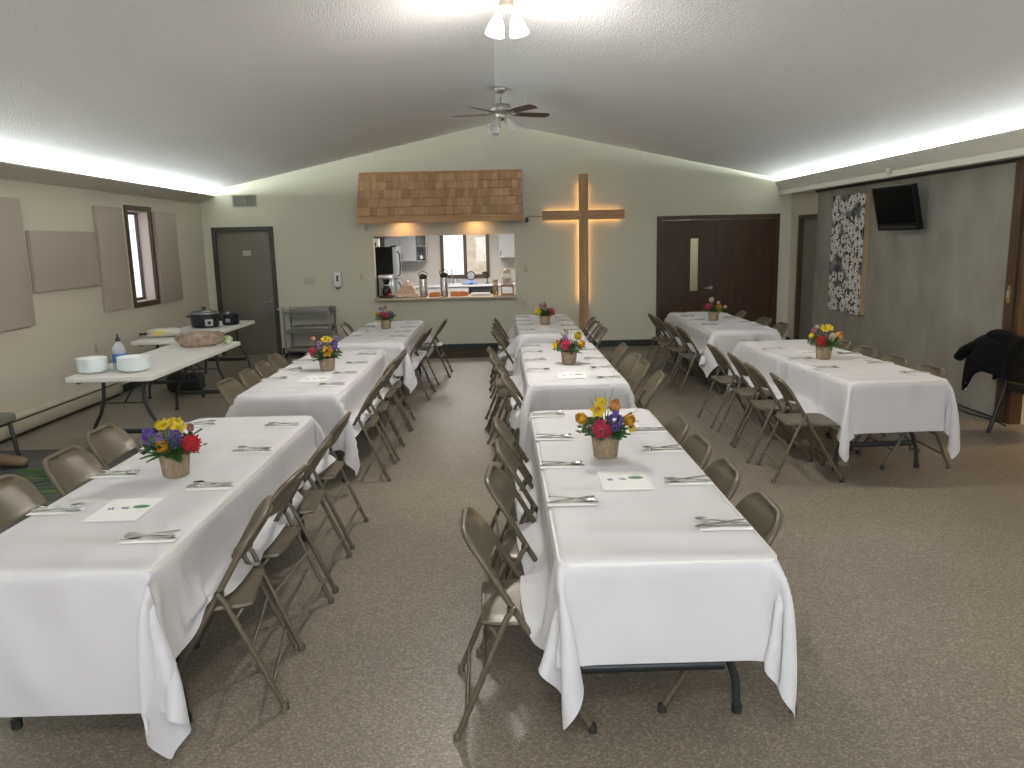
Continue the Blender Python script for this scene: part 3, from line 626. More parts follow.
for i, (y, z, r) in enumerate(spots):
    n = rnd.randint(11, 14); sq = rnd.uniform(.7, 1); off = rnd.uniform(0, 6); x = -.0655 - .0002 * (i % 5)
    for k in range(n):
        if rnd.random() < .07: continue
        a = off + 2 * PI * k / n; rr = r * rnd.uniform(.8, 1.1); da = PI / n * .8
        P = [(rr * .2, -da), (rr * .75, -da * .85), (rr, 0), (rr * .75, da * .85), (rr * .2, da)]
        pts = [(x, min(max(y + q * math.cos(a + w_), -.499), .499), min(max(z + q * sq * math.sin(a + w_), -.784), .784)) for q, w_ in P]
        cw.add(pts, [tuple(range(5))])
    cd.add([(x - .0004, y + r * .21 * math.cos(2 * PI * k / 10), z + r * .21 * sq * math.sin(2 * PI * k / 10)) for k in range(10)], [tuple(range(10))])
cw.build('painted_petals', WHITEF, ap); cd.build('painted_centres', DARKF, ap)

TVB = mat('tv_black', (.006, .006, .007), .35, spec=.3); TVS = mat('tv_screen', (.004, .005, .005), .2, spec=.15)
tvc = Vector((4.50, 9.0, 2.07)); 
t = thing('television', 'black wall television on a swing arm beside daisy canvas', 'television', tuple(tvc))
ang = math.atan2(.16, .62)          # screen runs from far-left to near-right, face turned to the room
Mt = Matrix.Rotation(PI / 2 - ang * 1.0, 3, 'Z') @ Matrix.Rotation(PI, 3, 'Z')
Mt = Matrix(((.30, -.954, 0), (-.954, -.30, 0), (0, 0, 1))).transposed()
# local axes: screen width along w, normal nn towards the room
wv = Vector((.15, -.62, 0)).normalized(); nn = Vector((-wv.y * -1, wv.x * -1, 0)); nn = Vector((wv.y, -wv.x, 0))
nn = (nn + Vector((0, 0, -.26))).normalized(); uu = nn.cross(wv); uu = uu if uu.z > 0 else -uu
Mt = Matrix((wv, nn, uu)).transposed()
MB().box((0, 0, 0), (.66, .06, .51), .012, Mt).build('casing', TVB, t, 40)
MB().box(tuple(nn * .031 + uu * .03), (.60, .004, .40), .001, Mt).build('screen', TVS, t)
MB().box(tuple(nn * .032 - uu * .215), (.56, .006, .03), .002, Mt).build('speaker_bar', mat('tv_grille', (.03, .03, .032), .5), t)
MB().box(tuple(-nn * .06), (.42, .07, .32), .02, Mt).build('back_cover', TVB, t, 40)
e = Vector((.245, .04, 0))
c = MB(); c.tube([tuple(-nn * .09), (.16, .06, 0), tuple(e)], .018, 8); c.box((.24, .04, 0), (.012, .12, .2), .003); c.build('wall_arm', BLACKM, t, 50)
o = MB().box((0, 0, 0), (.03, .09, .07), .006).build('wall_sensor', PLATE, None, 40, (4.604, 9.45, 2.51)); tag(o, 'small square ivory sensor box on the right cove fascia', 'sensor')
cb = MB().tube([(4.70, 9.8, .012), (4.68, 9.0, .008), (4.66, 8.2, .008), (4.64, 7.6, .008), (4.70, 7.2, .008), (4.66, 7.02, .008)], .007, 6).build('floor_cable', BLACKM, None, 60); tag(cb, 'black cord on the floor along the grey partition', 'cord')

# ================================================================ ceiling fixtures
FIX = mat('satin_nickel', (.36, .35, .32), .35, .6); FIXC = mat('cream_fixture', (.55, .48, .38), .45)
BULB = mat('lit_shade', (1, .97, .9), .4, emit=((1, .90, .78), 9))
SH = mat('frosted_shade', (.75, .75, .72), .2, alpha=.55)
def bell(M, c):
    return MB().lathe([(.022, 0), (.030, -.02), (.062, -.09), (.078, -.15), (.082, -.175), (.076, -.178), (.070, -.15), (.02, -.02)], c, 20, M, caps=False)
t = thing('ceiling_lamp', 'lit two-shade ceiling lamp on the roof ridge, nearest the camera', 'ceiling lamp', (.10, 6.2, 3.645))
MB().lathe([(.001, 0), (.075, -.005), (.085, -.03), (.07, -.055), (.001, -.06)], n=24).build('canopy', FIX, t, 50)
MB().lathe([(.055, -.05), (.055, -.13), (.06, -.135), (.06, -.15), (.04, -.175), (.001, -.18)], n=20).build('neck', FIXC, t, 50)
for s in (-1, 1):
    M = Matrix.Rotation(R(-13) * s, 3, 'Y') @ Matrix.Scale(.88, 3)
    ar = MB().tube([(0, 0, -.15), (s * .03, -.01, -.165), (s * .05, -.01, -.19)], .012, 8).build('arm', FIXC, t, 50)
    bell(M, (s * .058, -.01, -.195)).build('lamp_shade', BULB, t, 60)
point('ceiling_lamp_light', (.09, 6.19, 3.20), 85, LAMP, .10, 'SPOT', (0, 0, -1), 172, .35); point('ceiling_lamp_glow', (.09, 6.19, 3.2), 27, LAMP, .10)
t = thing('ceiling_fan', 'five-blade ceiling fan with unlit glass shades, hanging near back wall', 'ceiling fan', (.06, 10.2, 3.665))
MB().lathe([(.001, 0), (.07, -.003), (.075, -.02), (.05, -.06), (.02, -.075), (.001, -.075)], n=24).build('canopy', FIX, t, 50)
MB().tube([(0, 0, -.07), (0, 0, -.2)], .013, 10).build('down_rod', FIX, t, 50)
MB().lathe([(.02, -.185), (.05, -.195), (.12, -.205), (.135, -.22), (.135, -.275), (.12, -.30), (.07, -.315), (.06, -.36), (.001, -.365)], n=28).build('motor_housing', FIX, t, 50)
BLD = wood_mat('fan_blade_wood', (.05, .02, .014), (.09, .04, .026), 4, .4, axis=0)
for k, a in enumerate((20, 92, 164, 236, 308)):
    a = R(a); M = Matrix.Rotation(a, 3, 'Z') @ Matrix.Rotation(R(-12), 3, 'X')
    def blade(u, v, M=M):
        x = .2 + u * .46; w = .055 + .014 * math.sin(u * PI * .55); 
        if u > .9: w *= math.sqrt(max(0.02, 1 - ((u - .9) / .1) ** 2 * .98))
        return M @ Vector((x, (v - .5) * 2 * w, 0)) + Vector((0, 0, -.305))
    bl = MB().sheet(blade, 20, 4, .007).build('blade', BLD, t, 40)
    c = MB(); c.tube([M @ Vector((.1, 0, .01)) + Vector((0, 0, -.305)), M @ Vector((.17, .02, .0)) + Vector((0, 0, -.315)), M @ Vector((.25, 0, -.008)) + Vector((0, 0, -.305))], .014, 6, flat=.5)
    c.build('blade_bracket', FIX, bl, 50)
for k in range(3):
    a = R(90 + 120 * k + 35); M = Matrix.Rotation(a, 3, 'Z') @ Matrix.Rotation(R(-38), 3, 'Y')
    MB().tube([(.03 * math.cos(a), .03 * math.sin(a), -.35), (.07 * math.cos(a), .07 * math.sin(a), -.36), (.085 * math.cos(a), .085 * math.sin(a), -.385)], .012, 8).build('arm', FIX, t, 50)
    bell(M, (.083 * math.cos(a), .083 * math.sin(a), -.37)).build('lamp_shade', SH, t, 60)
MB().tube([(0, 0, -.36), (0, 0, -.40)], .008, 6).build('finial', FIX, t)

# a second fixture is added unseen behind the camera as fill for the near tables
t = thing('ceiling_lamp', 'added two-shade fill lamp on the roof ridge behind the camera', 'ceiling lamp', (.0, -.6, 3.66))
MB().lathe([(.001, 0), (.075, -.005), (.085, -.03), (.07, -.055), (.055, -.13), (.04, -.175), (.001, -.18)], n=24).build('canopy', FIX, t, 50)
for s in (-1, 1): bell(Matrix.Rotation(R(-24) * s, 3, 'Y'), (s * .055, 0, -.185)).build('lamp_shade', BULB, t, 60)
point('rear_fill_lamp', (0, -.6, 3.2), 70, LAMP, .14)

# ================================================================ FOLDING CHAIR
def main_path(s):
    return [Vector((s * .222, .235, .012)), Vector((s * .220, .215, .05)), Vector((s * .214, .01, .40)), Vector((s * .210, -.055, .51))]
def back_u():
    # inverted U from z .51 up and over, in a plane tilted backwards
    pts = []; base = Vector((0, -.055, .51)); dirv = Vector((0, -.175, .255)).normalized(); H = .30
    def P(x, hh): return Vector((x, base.y, base.z)) + dirv * hh + Vector((0, .018 * (x / .21) ** 2 * min(hh / .2, 1), 0))
    pts.append(P(-.210, 0)); pts.append(P(-.209, H * .35)); pts.append(P(-.205, H * .55))
    for a in range(0, 91, 15): q = R(180 - a); pts.append(P(-.105 + .10 * math.cos(q), H - .115 + .115 * math.sin(q)))
    for a in range(0, 91, 15): q = R(90 - a); pts.append(P(.105 + .10 * math.cos(q), H - .115 + .115 * math.sin(q)))
    pts += [P(.205, H * .55), P(.209, H * .35), P(.210, 0)]; return pts, P, H
def make_folding_chair():
    t = thing('folding_chair', 'x', 'chair')
    pts, P, H = back_u()
    MB().tube(pts, .0125, 8).build('back_frame', CHAIRP, t, 60)
    def bp(u, v):
        hh = .10 + v * (H - .10); x = (u - .5) * 2; top = H - .115
        hw = .207 if hh <= top else .105 + .098 * math.sqrt(max(0, 1 - ((hh - top) / .115) ** 2))
        hw = hw if hh > .135 else hw - .012
        xx = x * hw; p = P(xx, hh); n = Vector((0, .82, .57))
        bulge = -.028 * (1 - (x * x)) * (1 if hh < top else 1); rim = .005 if (abs(x) > .84 or v > .90 or v < .07) else 0.
        return p + n * (bulge + .020 + rim - .016 * 1)
    MB().sheet(bp, 20, 12, .004).build('backrest', CHAIRP, t, 45)
    def sp(u, v):
        x = (u - .5) * 2; y = -.155 + v * .365; hw = .172 + .024 * v
        e = max(abs(x) ** 6, abs((v - .5) * 2) ** 8)
        z = .442 - .013 * (1 - abs(x) ** 3) * (1 - abs((v - .5) * 2) ** 3) - .012 * e
        if v > .8: z -= .012 * ((v - .8) / .2) ** 2
        cx = 1 - .06 * max(0, (abs((v - .5) * 2) - .8) / .2) ** 2
        return Vector((x * hw * cx, y, z))
    c = MB(); c.sheet(sp, 18, 16, .005)
    ring = [sp(k / 10, 0) for k in range(10)] + [sp(1, k / 10) for k in range(10)] + [sp(1 - k / 10, 1) for k in range(10)] + [sp(0, 1 - k / 10) for k in range(10)]
    c.tube([(p.x, p.y, p.z - .008) for p in ring], .010, 6, True)
    c.build('seat', CHAIRP, t, 50)
    for s in (-1, 1):
        lg = MB().tube(main_path(s), .0125, 8).build('leg', CHAIRP, t, 60)
        MB().lathe([(.001, 0), (.017, 0), (.0175, .022), (.014, .032), (.001, .032)], (s * .222, .237, .0), 10).build('foot_cap', RUB, lg, 50)
        lg = MB().tube([(s * .236, -.262, .012), (s * .236, -.245, .05), (s * .233, -.07, .47), (s * .231, -.045, .505)], .0118, 8, flat=.75).build('leg', CHAIRP, t, 60)
        MB().lathe([(.001, 0), (.016, 0), (.0165, .022), (.013, .03), (.001, .03)], (s * .236, -.262, 0), 10).build('foot_cap', CHAIRP, lg, 50)
        MB().box((s * .2255, -.052, .498), (.022, .035, .02), .004).build('hinge', BLACKM, t)
        MB().tube([(s * .205, -.13, .425), (s * .228, -.10, .39)], .006, 6).build('seat_link', CHAIRP, t)
    for y, z, m in ((-.224, .11, -1), (-.155, .27, -1)): MB().tube([(-.234, y, z), (.234, y, z)], .008, 6).build('stretcher', CHAIRP, t, 60)
    MB().tube([(-.219, .16, .145), (.219, .16, .145)], .008, 6).build('stretcher', CHAIRP, t, 60)
    return t
PROTO = make_folding_chair(); kids(PROTO)
for k in list(kids(PROTO)): kids(k)
used = [False]
def place_chair(x, y, rz, label, group):
    if not used[0]: o = PROTO; used[0] = True
    else: o = dup(PROTO)
    o.location = (x, y, 0); o.rotation_euler = (0, 0, rz); tag(o, label, 'chair', group); return o

# ================================================================ TABLES, CLOTHS, SETTINGS
LEGB = mat('table_leg_enamel', (.022, .026, .028), .4)
def make_table(bare):
    t = thing('folding_table', 'x', 'table')
    bm = MB()
    a, b2, r = .375, 1.195, .05; out = []
    for cx, cy, q0 in ((a - r, b2 - r, 0), (-a + r, b2 - r, 90), (-a + r, -b2 + r, 180), (a - r, -b2 + r, 270)):
        for k in range(7): q = R(q0 + k * 15); out.append((cx + r * math.cos(q), cy + r * math.sin(q)))
    n = len(out); L_ = []
    for (ins, z) in ((.006, .690), (0, .696), (0, .728), (.004, .734)):
        L_.append([(x * (1 - ins / a), y * (1 - ins / b2), z) for x, y in out])
    vs = [p for l in L_ for p in l]; fs = [tuple(reversed(range(n))), tuple(range(3 * n, 4 * n))]
    for i in range(3):
        for j in range(n): fs.append((i * n + j, i * n + (j + 1) % n, (i + 1) * n + (j + 1) % n, (i + 1) * n + j))
    bm.add(vs, fs); bm.build('tabletop', WHITEP, t, 40)
    for e in (-1, 1):
        yc = e * .93
        for s in (-1, 1):
            P = [(s * .17, yc - e * .02, .69), (s * .18, yc, .48), (s * .22, yc, .36), (s * .28, yc, .255), (s * .315, yc, .14), (s * .325, yc, .01)]
            lg = MB().tube(P, .016, 10).build('leg', LEGB, t, 60)
            MB().lathe([(.001, 0), (.02, 0), (.021, .03), (.001, .032)], (s * .325, yc, 0), 10).build('foot_cap', RUB, lg, 50)
        MB().tube([(-.27, yc, .20), (.27, yc, .20)], .014, 8, flat=1.6).build('crossbar', LEGB, t, 60)
        MB().tube([(0, yc - e * .0, .46), (0, yc - e * .38, .66), (0, yc - e * .40, .688)], .009, 8).build('brace', LEGB, t, 60)
        MB().tube([(-.185, yc, .46), (.185, yc, .46)], .006, 8).build('crossbar', LEGB, t, 60)
    for s in (-1, 1): MB().bx(s * .30 - .012, s * .30 + .012, -1.1, 1.1, .665, .692).build('rail', LEGB, t)
    return t
TP = make_table(True); 
for k in list(kids(TP)): kids(k)
tused = [False]
def place_table(x, y, rz, label, group):
    if not tused[0]: o = TP; tused[0] = True
    else: o = dup(TP)
    o.location = (x, y, 0); o.rotation_euler = (0, 0, rz); tag(o, label, 'table', group); return o

def drape(shift, seats, sp, seed, frames, length=3.1, width=1.49):
    """hang a rectangular cloth over a table top by position based dynamics; seats: (x0,x1,y0,y1,z)"""
    rng = np.random.default_rng(seed)
    nx = int(round(width / sp)) + 1; ny = int(round(length / sp)) + 1
    gx = np.linspace(-width / 2, width / 2, nx); gy = np.linspace(-length / 2, length / 2, ny) + shift
    X = np.zeros((ny, nx, 3)); X[..., 0] = gx[None]; X[..., 1] = gy[:, None]; X[..., 2] = .748 + rng.uniform(0, .004, (ny, nx))
    hx, hy = gx[1] - gx[0], gy[1] - gy[0]
    P = X.copy(); V = np.zeros_like(X)
    TZ = .742; ha, hb, rr = .379, 1.20, .055
    def solve(A, B, L, k):
        d = B - A; l = np.sqrt((d * d).sum(-1, keepdims=True)) + 1e-9
        c = d * ((l - L) / l * .5 * k); A += c; B -= c
    dg = math.hypot(hx, hy); dt = 1 / 45
    AX = np.clip(X[..., 0], -ha + .02, ha - .02); AY = np.clip(X[..., 1], -hb + .02, hb - .02)
    ANC = np.stack([AX, AY, np.full_like(AX, TZ)], -1); REST = np.hypot(X[..., 0] - AX, X[..., 1] - AY)[..., None] + .004; REST *= 1 + .30 * ((np.abs(X[..., 0] - AX) > .1) & (np.abs(X[..., 1] - AY) > .1))[..., None]
    for fr in range(frames):
        V[..., 2] -= 9.8 * dt; V *= .975
        if fr < 40: V[..., :2] += rng.normal(0, .02, V[..., :2].shape)
        P = X + V * dt
        for it in range(7):
            for o in (0, 1):
                solve(P[:, o:nx - 1:2], P[:, o + 1:nx:2], hx, 1); solve(P[o:ny - 1:2], P[o + 1:ny:2], hy, 1)
            for oy in (0, 1):
                a = P[oy:ny - 1:2]; b_ = P[oy + 1:ny:2]
                m = min(len(a), len(b_))
                for ox in (0, 1):
                    e = ((nx - 1 - ox) // 2) * 2 + ox
                    solve(a[:m, ox:e:2], b_[:m, ox + 1:e + 1:2], dg, .5); solve(a[:m, ox + 1:e + 1:2], b_[:m, ox:e:2], dg, .5)
            if it % 3 == 0:
                for o in (0, 1, 2, 3):
                    e = o + 4 * ((nx - 3 - o + 3) // 4) if False else None
                    A = P[:, o:nx - 2:4]; B = P[:, o + 2:nx:4]; m = min(A.shape[1], B.shape[1]); solve(A[:, :m], B[:, :m], 2 * hx, .25)
                    A = P[o:ny - 2:4]; B = P[o + 2:ny:4]; m = min(len(A), len(B)); solve(A[:m], B[:m], 2 * hy, .25)
            dl = P - ANC; ll = np.sqrt((dl * dl).sum(-1, keepdims=True)) + 1e-9
            P = np.where(ll > REST, ANC + dl * REST / ll, P)
            # table as a solid prism with rounded corners
            qx = np.abs(P[..., 0]) - (ha - rr); qy = np.abs(P[..., 1]) - (hb - rr)
            ox_, oy_ = np.maximum(qx, 0), np.maximum(qy, 0); ol = np.hypot(ox_, oy_)
            sdf = ol + np.minimum(np.maximum(qx, qy), 0) - rr
            ins = (sdf < 0) & (P[..., 2] < TZ); topd = TZ - P[..., 2]
            tp = ins & (topd < -sdf + .004)
            P[..., 2] = np.where(tp, TZ, P[..., 2])
            P[..., 0] = np.where(tp, X[..., 0], P[..., 0]) * .6 + P[..., 0] * .4; P[..., 1] = np.where(tp, X[..., 1], P[..., 1]) * .6 + P[..., 1] * .4
            sd = ins & ~tp
            nxn = np.where(ol > 1e-6, ox_ / (ol + 1e-9), (qx > qy) * 1.) * np.sign(P[..., 0]); nyn = np.where(ol > 1e-6, oy_ / (ol + 1e-9), (qx <= qy) * 1.) * np.sign(P[..., 1])
            P[..., 0] += np.where(sd, -sdf * nxn, 0); P[..., 1] += np.where(sd, -sdf * nyn, 0)
            for (x0, x1, y0, y1, z) in seats:
                i2 = (P[..., 0] > x0) & (P[..., 0] < x1) & (P[..., 1] > y0) & (P[..., 1] < y1) & (P[..., 2] < z) & (P[..., 2] > z - .10)
                P[..., 2] = np.where(i2, z, P[..., 2])
            P[..., 2] = np.maximum(P[..., 2], .008)
        V = (P - X) / dt; X = P.copy()
        sp_ = np.sqrt((V * V).sum(-1, keepdims=True)); V *= np.minimum(1, 3 / (sp_ + 1e-9))
    return X, nx, ny
def cloth(x, y, rz, shift, seats, sp, seed, frames, label, length=3.1):
    X, nx, ny = drape(shift, seats, sp, seed, frames, length)
    mb = MB(); mb.v = [tuple(p) for p in X.reshape(-1, 3)]
    mb.f = [(j * nx + i, j * nx + i + 1, (j + 1) * nx + i + 1, (j + 1) * nx + i) for j in range(ny - 1) for i in range(nx - 1)]
    o = mb.build('tablecloth', CLOTH, None, 180, (x, y, 0)); o.rotation_euler = (0, 0, rz); tag(o, label, 'tablecloth', 'white cloths on the banquet tables')
    if sp < .036: m = o.modifiers.new('soft', 'SUBSURF'); m.levels = 1; m.render_levels = 1
    return o

# cutlery and napkin, lying along X with the handle ends at +X
def outline_solid(pts, z0, th): return MB().prism([(a, b2, z0) for a, b2 in pts], (0, 0, th))
def make_cutlery():
    k = MB(); k.prism([(-.105, .002, 0), (-.10, -.007, 0), (-.02, -.009, 0), (-.005, -.005, 0), (.09, -.008, 0), (.105, -.004, 0), (.105, .004, 0), (.09, .008, 0), (-.005, .005, 0), (-.09, .007, 0)], (0, 0, .003))
    K = k.build('table_knife', SILVER, None, None)
    s = MB(); s.prism([(-.05, -.003, .003), (.07, -.006, .003), (.09, -.004, .003), (.09, .004, .003), (.07, .006, .003), (-.05, .003, .003)], (0, 0, .0025)); s.sheet(lambda u, v: (-.075 + (u - .5) * .055, (v - .5) * .038 * math.sin(PI * min(max(u, .06), .94)) ** .6, .006 - .005 * math.sin(PI * u) * math.sin(PI * v)), 10, 8, .0012)
    S = s.build('table_spoon', SILVER, None, 50)
    g = MB(); g.prism([(-.05, -.003, .003), (.07, -.006, .003), (.09, -.004, .003), (.09, .004, .003), (.07, .006, .003), (-.05, .003, .003)], (0, 0, .0025))
    g.prism([(-.07, -.011, .003), (-.052, -.009, .003), (-.045, 0, .003), (-.052, .009, .003), (-.07, .011, .003)], (0, 0, .002))
    for q in (-1.5, -.5, .5, 1.5): g.bx(-.105, -.069, q * .0062 - .0016, q * .0062 + .0016, .003, .005)
    G = g.build('table_fork', SILVER, None, None)
    n = MB(); n.box((0, 0, .0012), (.20, .085, .0024), .0008); n.box((.002, .004, .0032), (.194, .08, .0014), .0005)
    N = n.build('napkin', NAPK, None, None)
    return K, S, G, N
PROTO_CUT = make_cutlery(); cut_used = [False]
def setting(x, y, side, desc, tbl, seed):
    rn = random.Random(seed); base = 0 if side > 0 else PI
    objs = PROTO_CUT if not cut_used[0] else [o.copy() for o in PROTO_CUT]
    if cut_used[0]:
        for o in objs: COL.objects.link(o)
    cut_used[0] = True
    K, S, G, N = objs; z = .7445
    N.location = (x, y, z); N.rotation_euler = (0, 0, base + R(rn.uniform(-2, 2)))
    z += .0045
    K.location = (x - side * .005, y - .012, z); K.rotation_euler = (0, 0, base + R(rn.uniform(-4, 3)))
    a = R(rn.uniform(8, 19)) * rn.choice((-1, 1))
    G.location = (x + side * .002, y + .012, z + .002); G.rotation_euler = (0, 0, base + a)
    S.location = (x + side * .004, y + .02, z + .004); S.rotation_euler = (0, 0, base - a * 1.3)
    for o, nm, cat in ((N, 'white folded napkin', 'napkin'), (K, 'steel knife', 'knife'), (G, 'steel fork', 'fork'), (S, 'steel spoon', 'spoon')):
        tag(o, f'{nm}, {desc}', cat, {'napkin': 'napkins', 'knife': 'knives', 'fork': 'forks', 'spoon': 'spoons'}[cat] + ' on the ' + tbl)

# tables: key -> x, y, rz, cloth shift along y, chair lists (x, [y...]) left and right, settings left and right, description
T = {
 'L1': dict(x=-1.575, y=3.70, rz=0, sh=-.155, L=(-2.12, [3.50, 4.02, 4.55]), Rr=(-1.185, [3.03, 3.55, 4.12, 4.72]), sl=[3.12, 3.63, 4.15, 4.67], sr=[2.78, 3.40, 4.01, 4.58], d='nearest left-row table', sp=.03, fr=150),
 'L2': dict(x=-1.56, y=6.78, rz=0, sh=-.05, L=(-1.99, [6.15, 6.63, 7.10, 7.58]), Rr=(-1.17, [6.06, 6.63, 7.20, 7.68]), sl=[6.26, 6.74, 7.24, 7.75], sr=[5.93, 6.45, 7.0, 7.54], d='middle left-row table', sp=.045, fr=120),
 'L3': dict(x=-1.44, y=9.68, rz=0, sh=0, L=(-1.90, [10.55]), Rr=(-1.09, [9.22, 9.70, 10.70]), sl=[9.1, 9.6, 10.1, 10.6], sr=[8.97, 9.46, 9.94, 10.5], d='farthest left-row table', sp=.05, fr=110),
 'C1': dict(x=.545, y=3.66, rz=0, sh=0, L=(.075, [2.85, 3.43, 3.94, 4.48]), Rr=(.82, [2.96, 3.47, 3.94, 4.42]), sl=[3.06, 3.59, 4.12, 4.68], sr=[2.75, 3.29, 3.82, 4.23], d='nearest centre table', sp=.03, fr=150),
 'C2': dict(x=.57, y=6.94, rz=0, sh=0, L=(.15, [6.05, 6.55, 7.12, 7.66]), Rr=(1.02, [6.02, 6.57, 7.06, 7.72]), sl=[6.38, 6.91, 7.43, 7.86], sr=[5.92, 6.4, 6.9, 7.48], d='middle centre table', sp=.045, fr=120),
 'C3': dict(x=.58, y=10.15, rz=0, sh=0, L=(.12, [9.22, 9.72, 10.2, 10.66]), Rr=(1.03, [9.24, 9.69, 10.08, 10.5]), sl=[9.33, 9.9, 10.42, 10.94], sr=[9.2, 9.7, 10.3, 10.8], d='farthest centre table', sp=.05, fr=110),
 'R1': dict(x=2.83, y=6.74, rz=R(2.5), sh=-.01, L=(2.25, [5.75, 6.29, 6.85, 7.50]), Rr=(3.16, [6.02, 6.55, 7.10, 7.62]), sl=[6.13, 6.62, 7.23, 7.84], sr=[5.82, 6.33, 6.85, 7.4], d='nearest right-row table', sp=.035, fr=140),
 'R2': dict(x=2.78, y=10.02, rz=0, sh=0, L=(2.28, [9.12, 9.70, 10.36, 10.74]), Rr=(3.17, [9.30, 9.92, 10.88]), sl=[9.41, 9.99, 10.51, 11.0], sr=[9.14, 9.61, 10.26, 10.8], d='farthest right-row table', sp=.05, fr=110),
}
JIT = {('L1', 1, 0): 9, ('L1', 1, 1): -4, ('C1', -1, 0): 1, ('C2', 1, 0): -6, ('R1', -1, 0): -5}
for kk, q in T.items():
    place_table(q['x'], q['y'], q['rz'], f"black-legged folding table under the white cloth, {q['d']}", 'folding tables under white cloths')
    seats = []
    for side, key in ((-1, 'L'), (1, 'Rr')):
        cx, ys = q[key]
        for i, yy in enumerate(ys):
            x = cx + random.uniform(-.015, .015)
            if kk == 'L3' and side == 1 and i == 2: x += .13
            if kk == 'C2' and side == -1: x += (.06, .04, -.02, -.05)[i]
            if kk == 'C1' and side < 0: x += (0, .06, .11, .10)[i]
            jit = R(JIT.get((kk, side, i), random.uniform(-4, 4)))
            nm = 'left' if side < 0 else 'right'
            n = len(ys)
            pl = 'only one' if n == 1 else f'{ORD[i]} from the camera'
            place_chair(x - (.06 if (kk, side, i) == ('L1', -1, 2) else 0), yy, (-PI / 2 if side < 0 else PI / 2) + jit, f"brown metal folding chair on the {nm} side of {q['d']}, {pl}", 'brown folding chairs around the banquet tables')
            lx, ly = x - q['x'], yy - q['y']
            a0, a1 = (lx - .17, lx + .21) if side < 0 else (lx - .21, lx + .17)
            if not (kk == 'R1' and side < 0 and i == 0): (seats.append((a0, a1, ly - .2, ly + .2, .452)) if not (kk == 'L3' and side > 0 and i == 2) else None)
    cloth(q['x'], q['y'], q['rz'], q['sh'], seats, q['sp'], hash(kk) % 1 + len(kk) + ord(kk[1]) * 7 + ord(kk[0]), q['fr'], f"white cloth draped over the {q['d']}")
    for side, ys, xo in ((-1, q['sl'], -.275), (1, q['sr'], .26)):
        for i, yy in enumerate(ys):
            xx = q['x'] + xo
            if q['rz']: xx += -math.sin(q['rz']) * (yy - q['y'])
            setting(xx, yy, side, f"{ORD[i]} place from the camera, {'left' if side < 0 else 'right'} side of {q['d']}", q['d'], ord(kk[0]) * 31 + ord(kk[1]) * 7 + i + (side > 0) * 100)

# printed sheets
GRN = mat('green_print', (.10, .26, .12), .7); INK = mat('navy_print', (.04, .05, .20), .7)
def sheet_(x, y, label, first=[None]):
    if first[0] is None:
        t = MB().bx(-.108, .108, -.14, .14, 0, .0012).build('printed_sheet', PAPER)
        # landscape marks: two lettered blocks and a green oval
        MB().prism([(.055 + .034 * math.cos(a), .03 + .021 * math.sin(a), .0013) for a in [2 * PI * k / 20 for k in range(20)]], (0, 0, .0004)).build('green_logo', GRN, t)
        MB().bx(-.024, .006, .022, .029, .0013, .0017).bx(-.016, .012, .004, .013, .0013, .0017).build('printed_word', INK, t)
        MB().prism([(-.075, .022, .0013), (-.067, .022, .0013), (-.060, -.004, .0013), (-.068, -.004, .0013)], (0, 0, .0004)).prism([(-.063, .026, .0013), (-.055, .026, .0013), (-.048, -.002, .0013), (-.056, -.002, .0013)], (0, 0, .0004)).build('printed_word', INK, t)
        first[0] = t; kids(t)
    else: t = dup(first[0])
    t.location = (x, y, .7445); tag(t, label, 'paper', 'printed sheets on the tables')
for x, y, dsc in ((.53, 3.34, 'nearest centre table'), (-1.57, 3.12, 'nearest left-row table'), (.55, 6.10, 'middle centre table'), (-1.50, 6.22, 'middle left-row table'), (2.80, 6.98, 'nearest right-row table'), (.56, 9.5, 'farthest centre table')):
    sheet_(x, y, f'white printed sheet with green oval mark on the {dsc}')

# ================================================================ FLOWER POTS
COLS = dict(yellow=(.72, .55, .03), gold=(.72, .36, .02), red=(.50, .02, .035), pink=(.58, .04, .11), purple=(.14, .08, .36), lilac=(.30, .20, .42), peach=(.72, .36, .12), white=(.66, .62, .48), blush=(.50, .22, .18))
def fm(n): return mat('petal_' + n, COLS[n], .6, transl=.12, noise=(55, tuple(q * .62 for q in COLS[n]), .22))
def orient(d):
    return Vector(d).normalized().to_track_quat('Z', 'Y').to_matrix()
def gerbera(c, d, r, cn, cc='gold', n=14):
    M = orient(d); mb = MB()
    for lay, (rr, el) in enumerate(((1, .05), (.84, .3), (.55, .6))):
        for k in range(n):
            a = 2 * PI * (k + .5 * lay) / n + math.sin(k * 5.1 + lay) * .06; w = r * (.15 if lay < 2 else .12); rr2 = rr * (1 + .07 * math.sin(k * 3.7 + lay))
            def P(u, v): 
                q = u * r * rr2; ww = w * math.sin(PI * (.15 + .8 * u)) ** .7 * (v - .5) * 2
                p = Vector((q, ww, el * q * (1 - .6 * u) + lay * .004 - .010 * abs(v - .5) * (r / .05)))
                return M @ (Matrix.Rotation(a, 3, 'Z') @ p) + Vector(c)
            mb.sheet(P, 4, 2, .0008)
    return mb, (M, c, r)
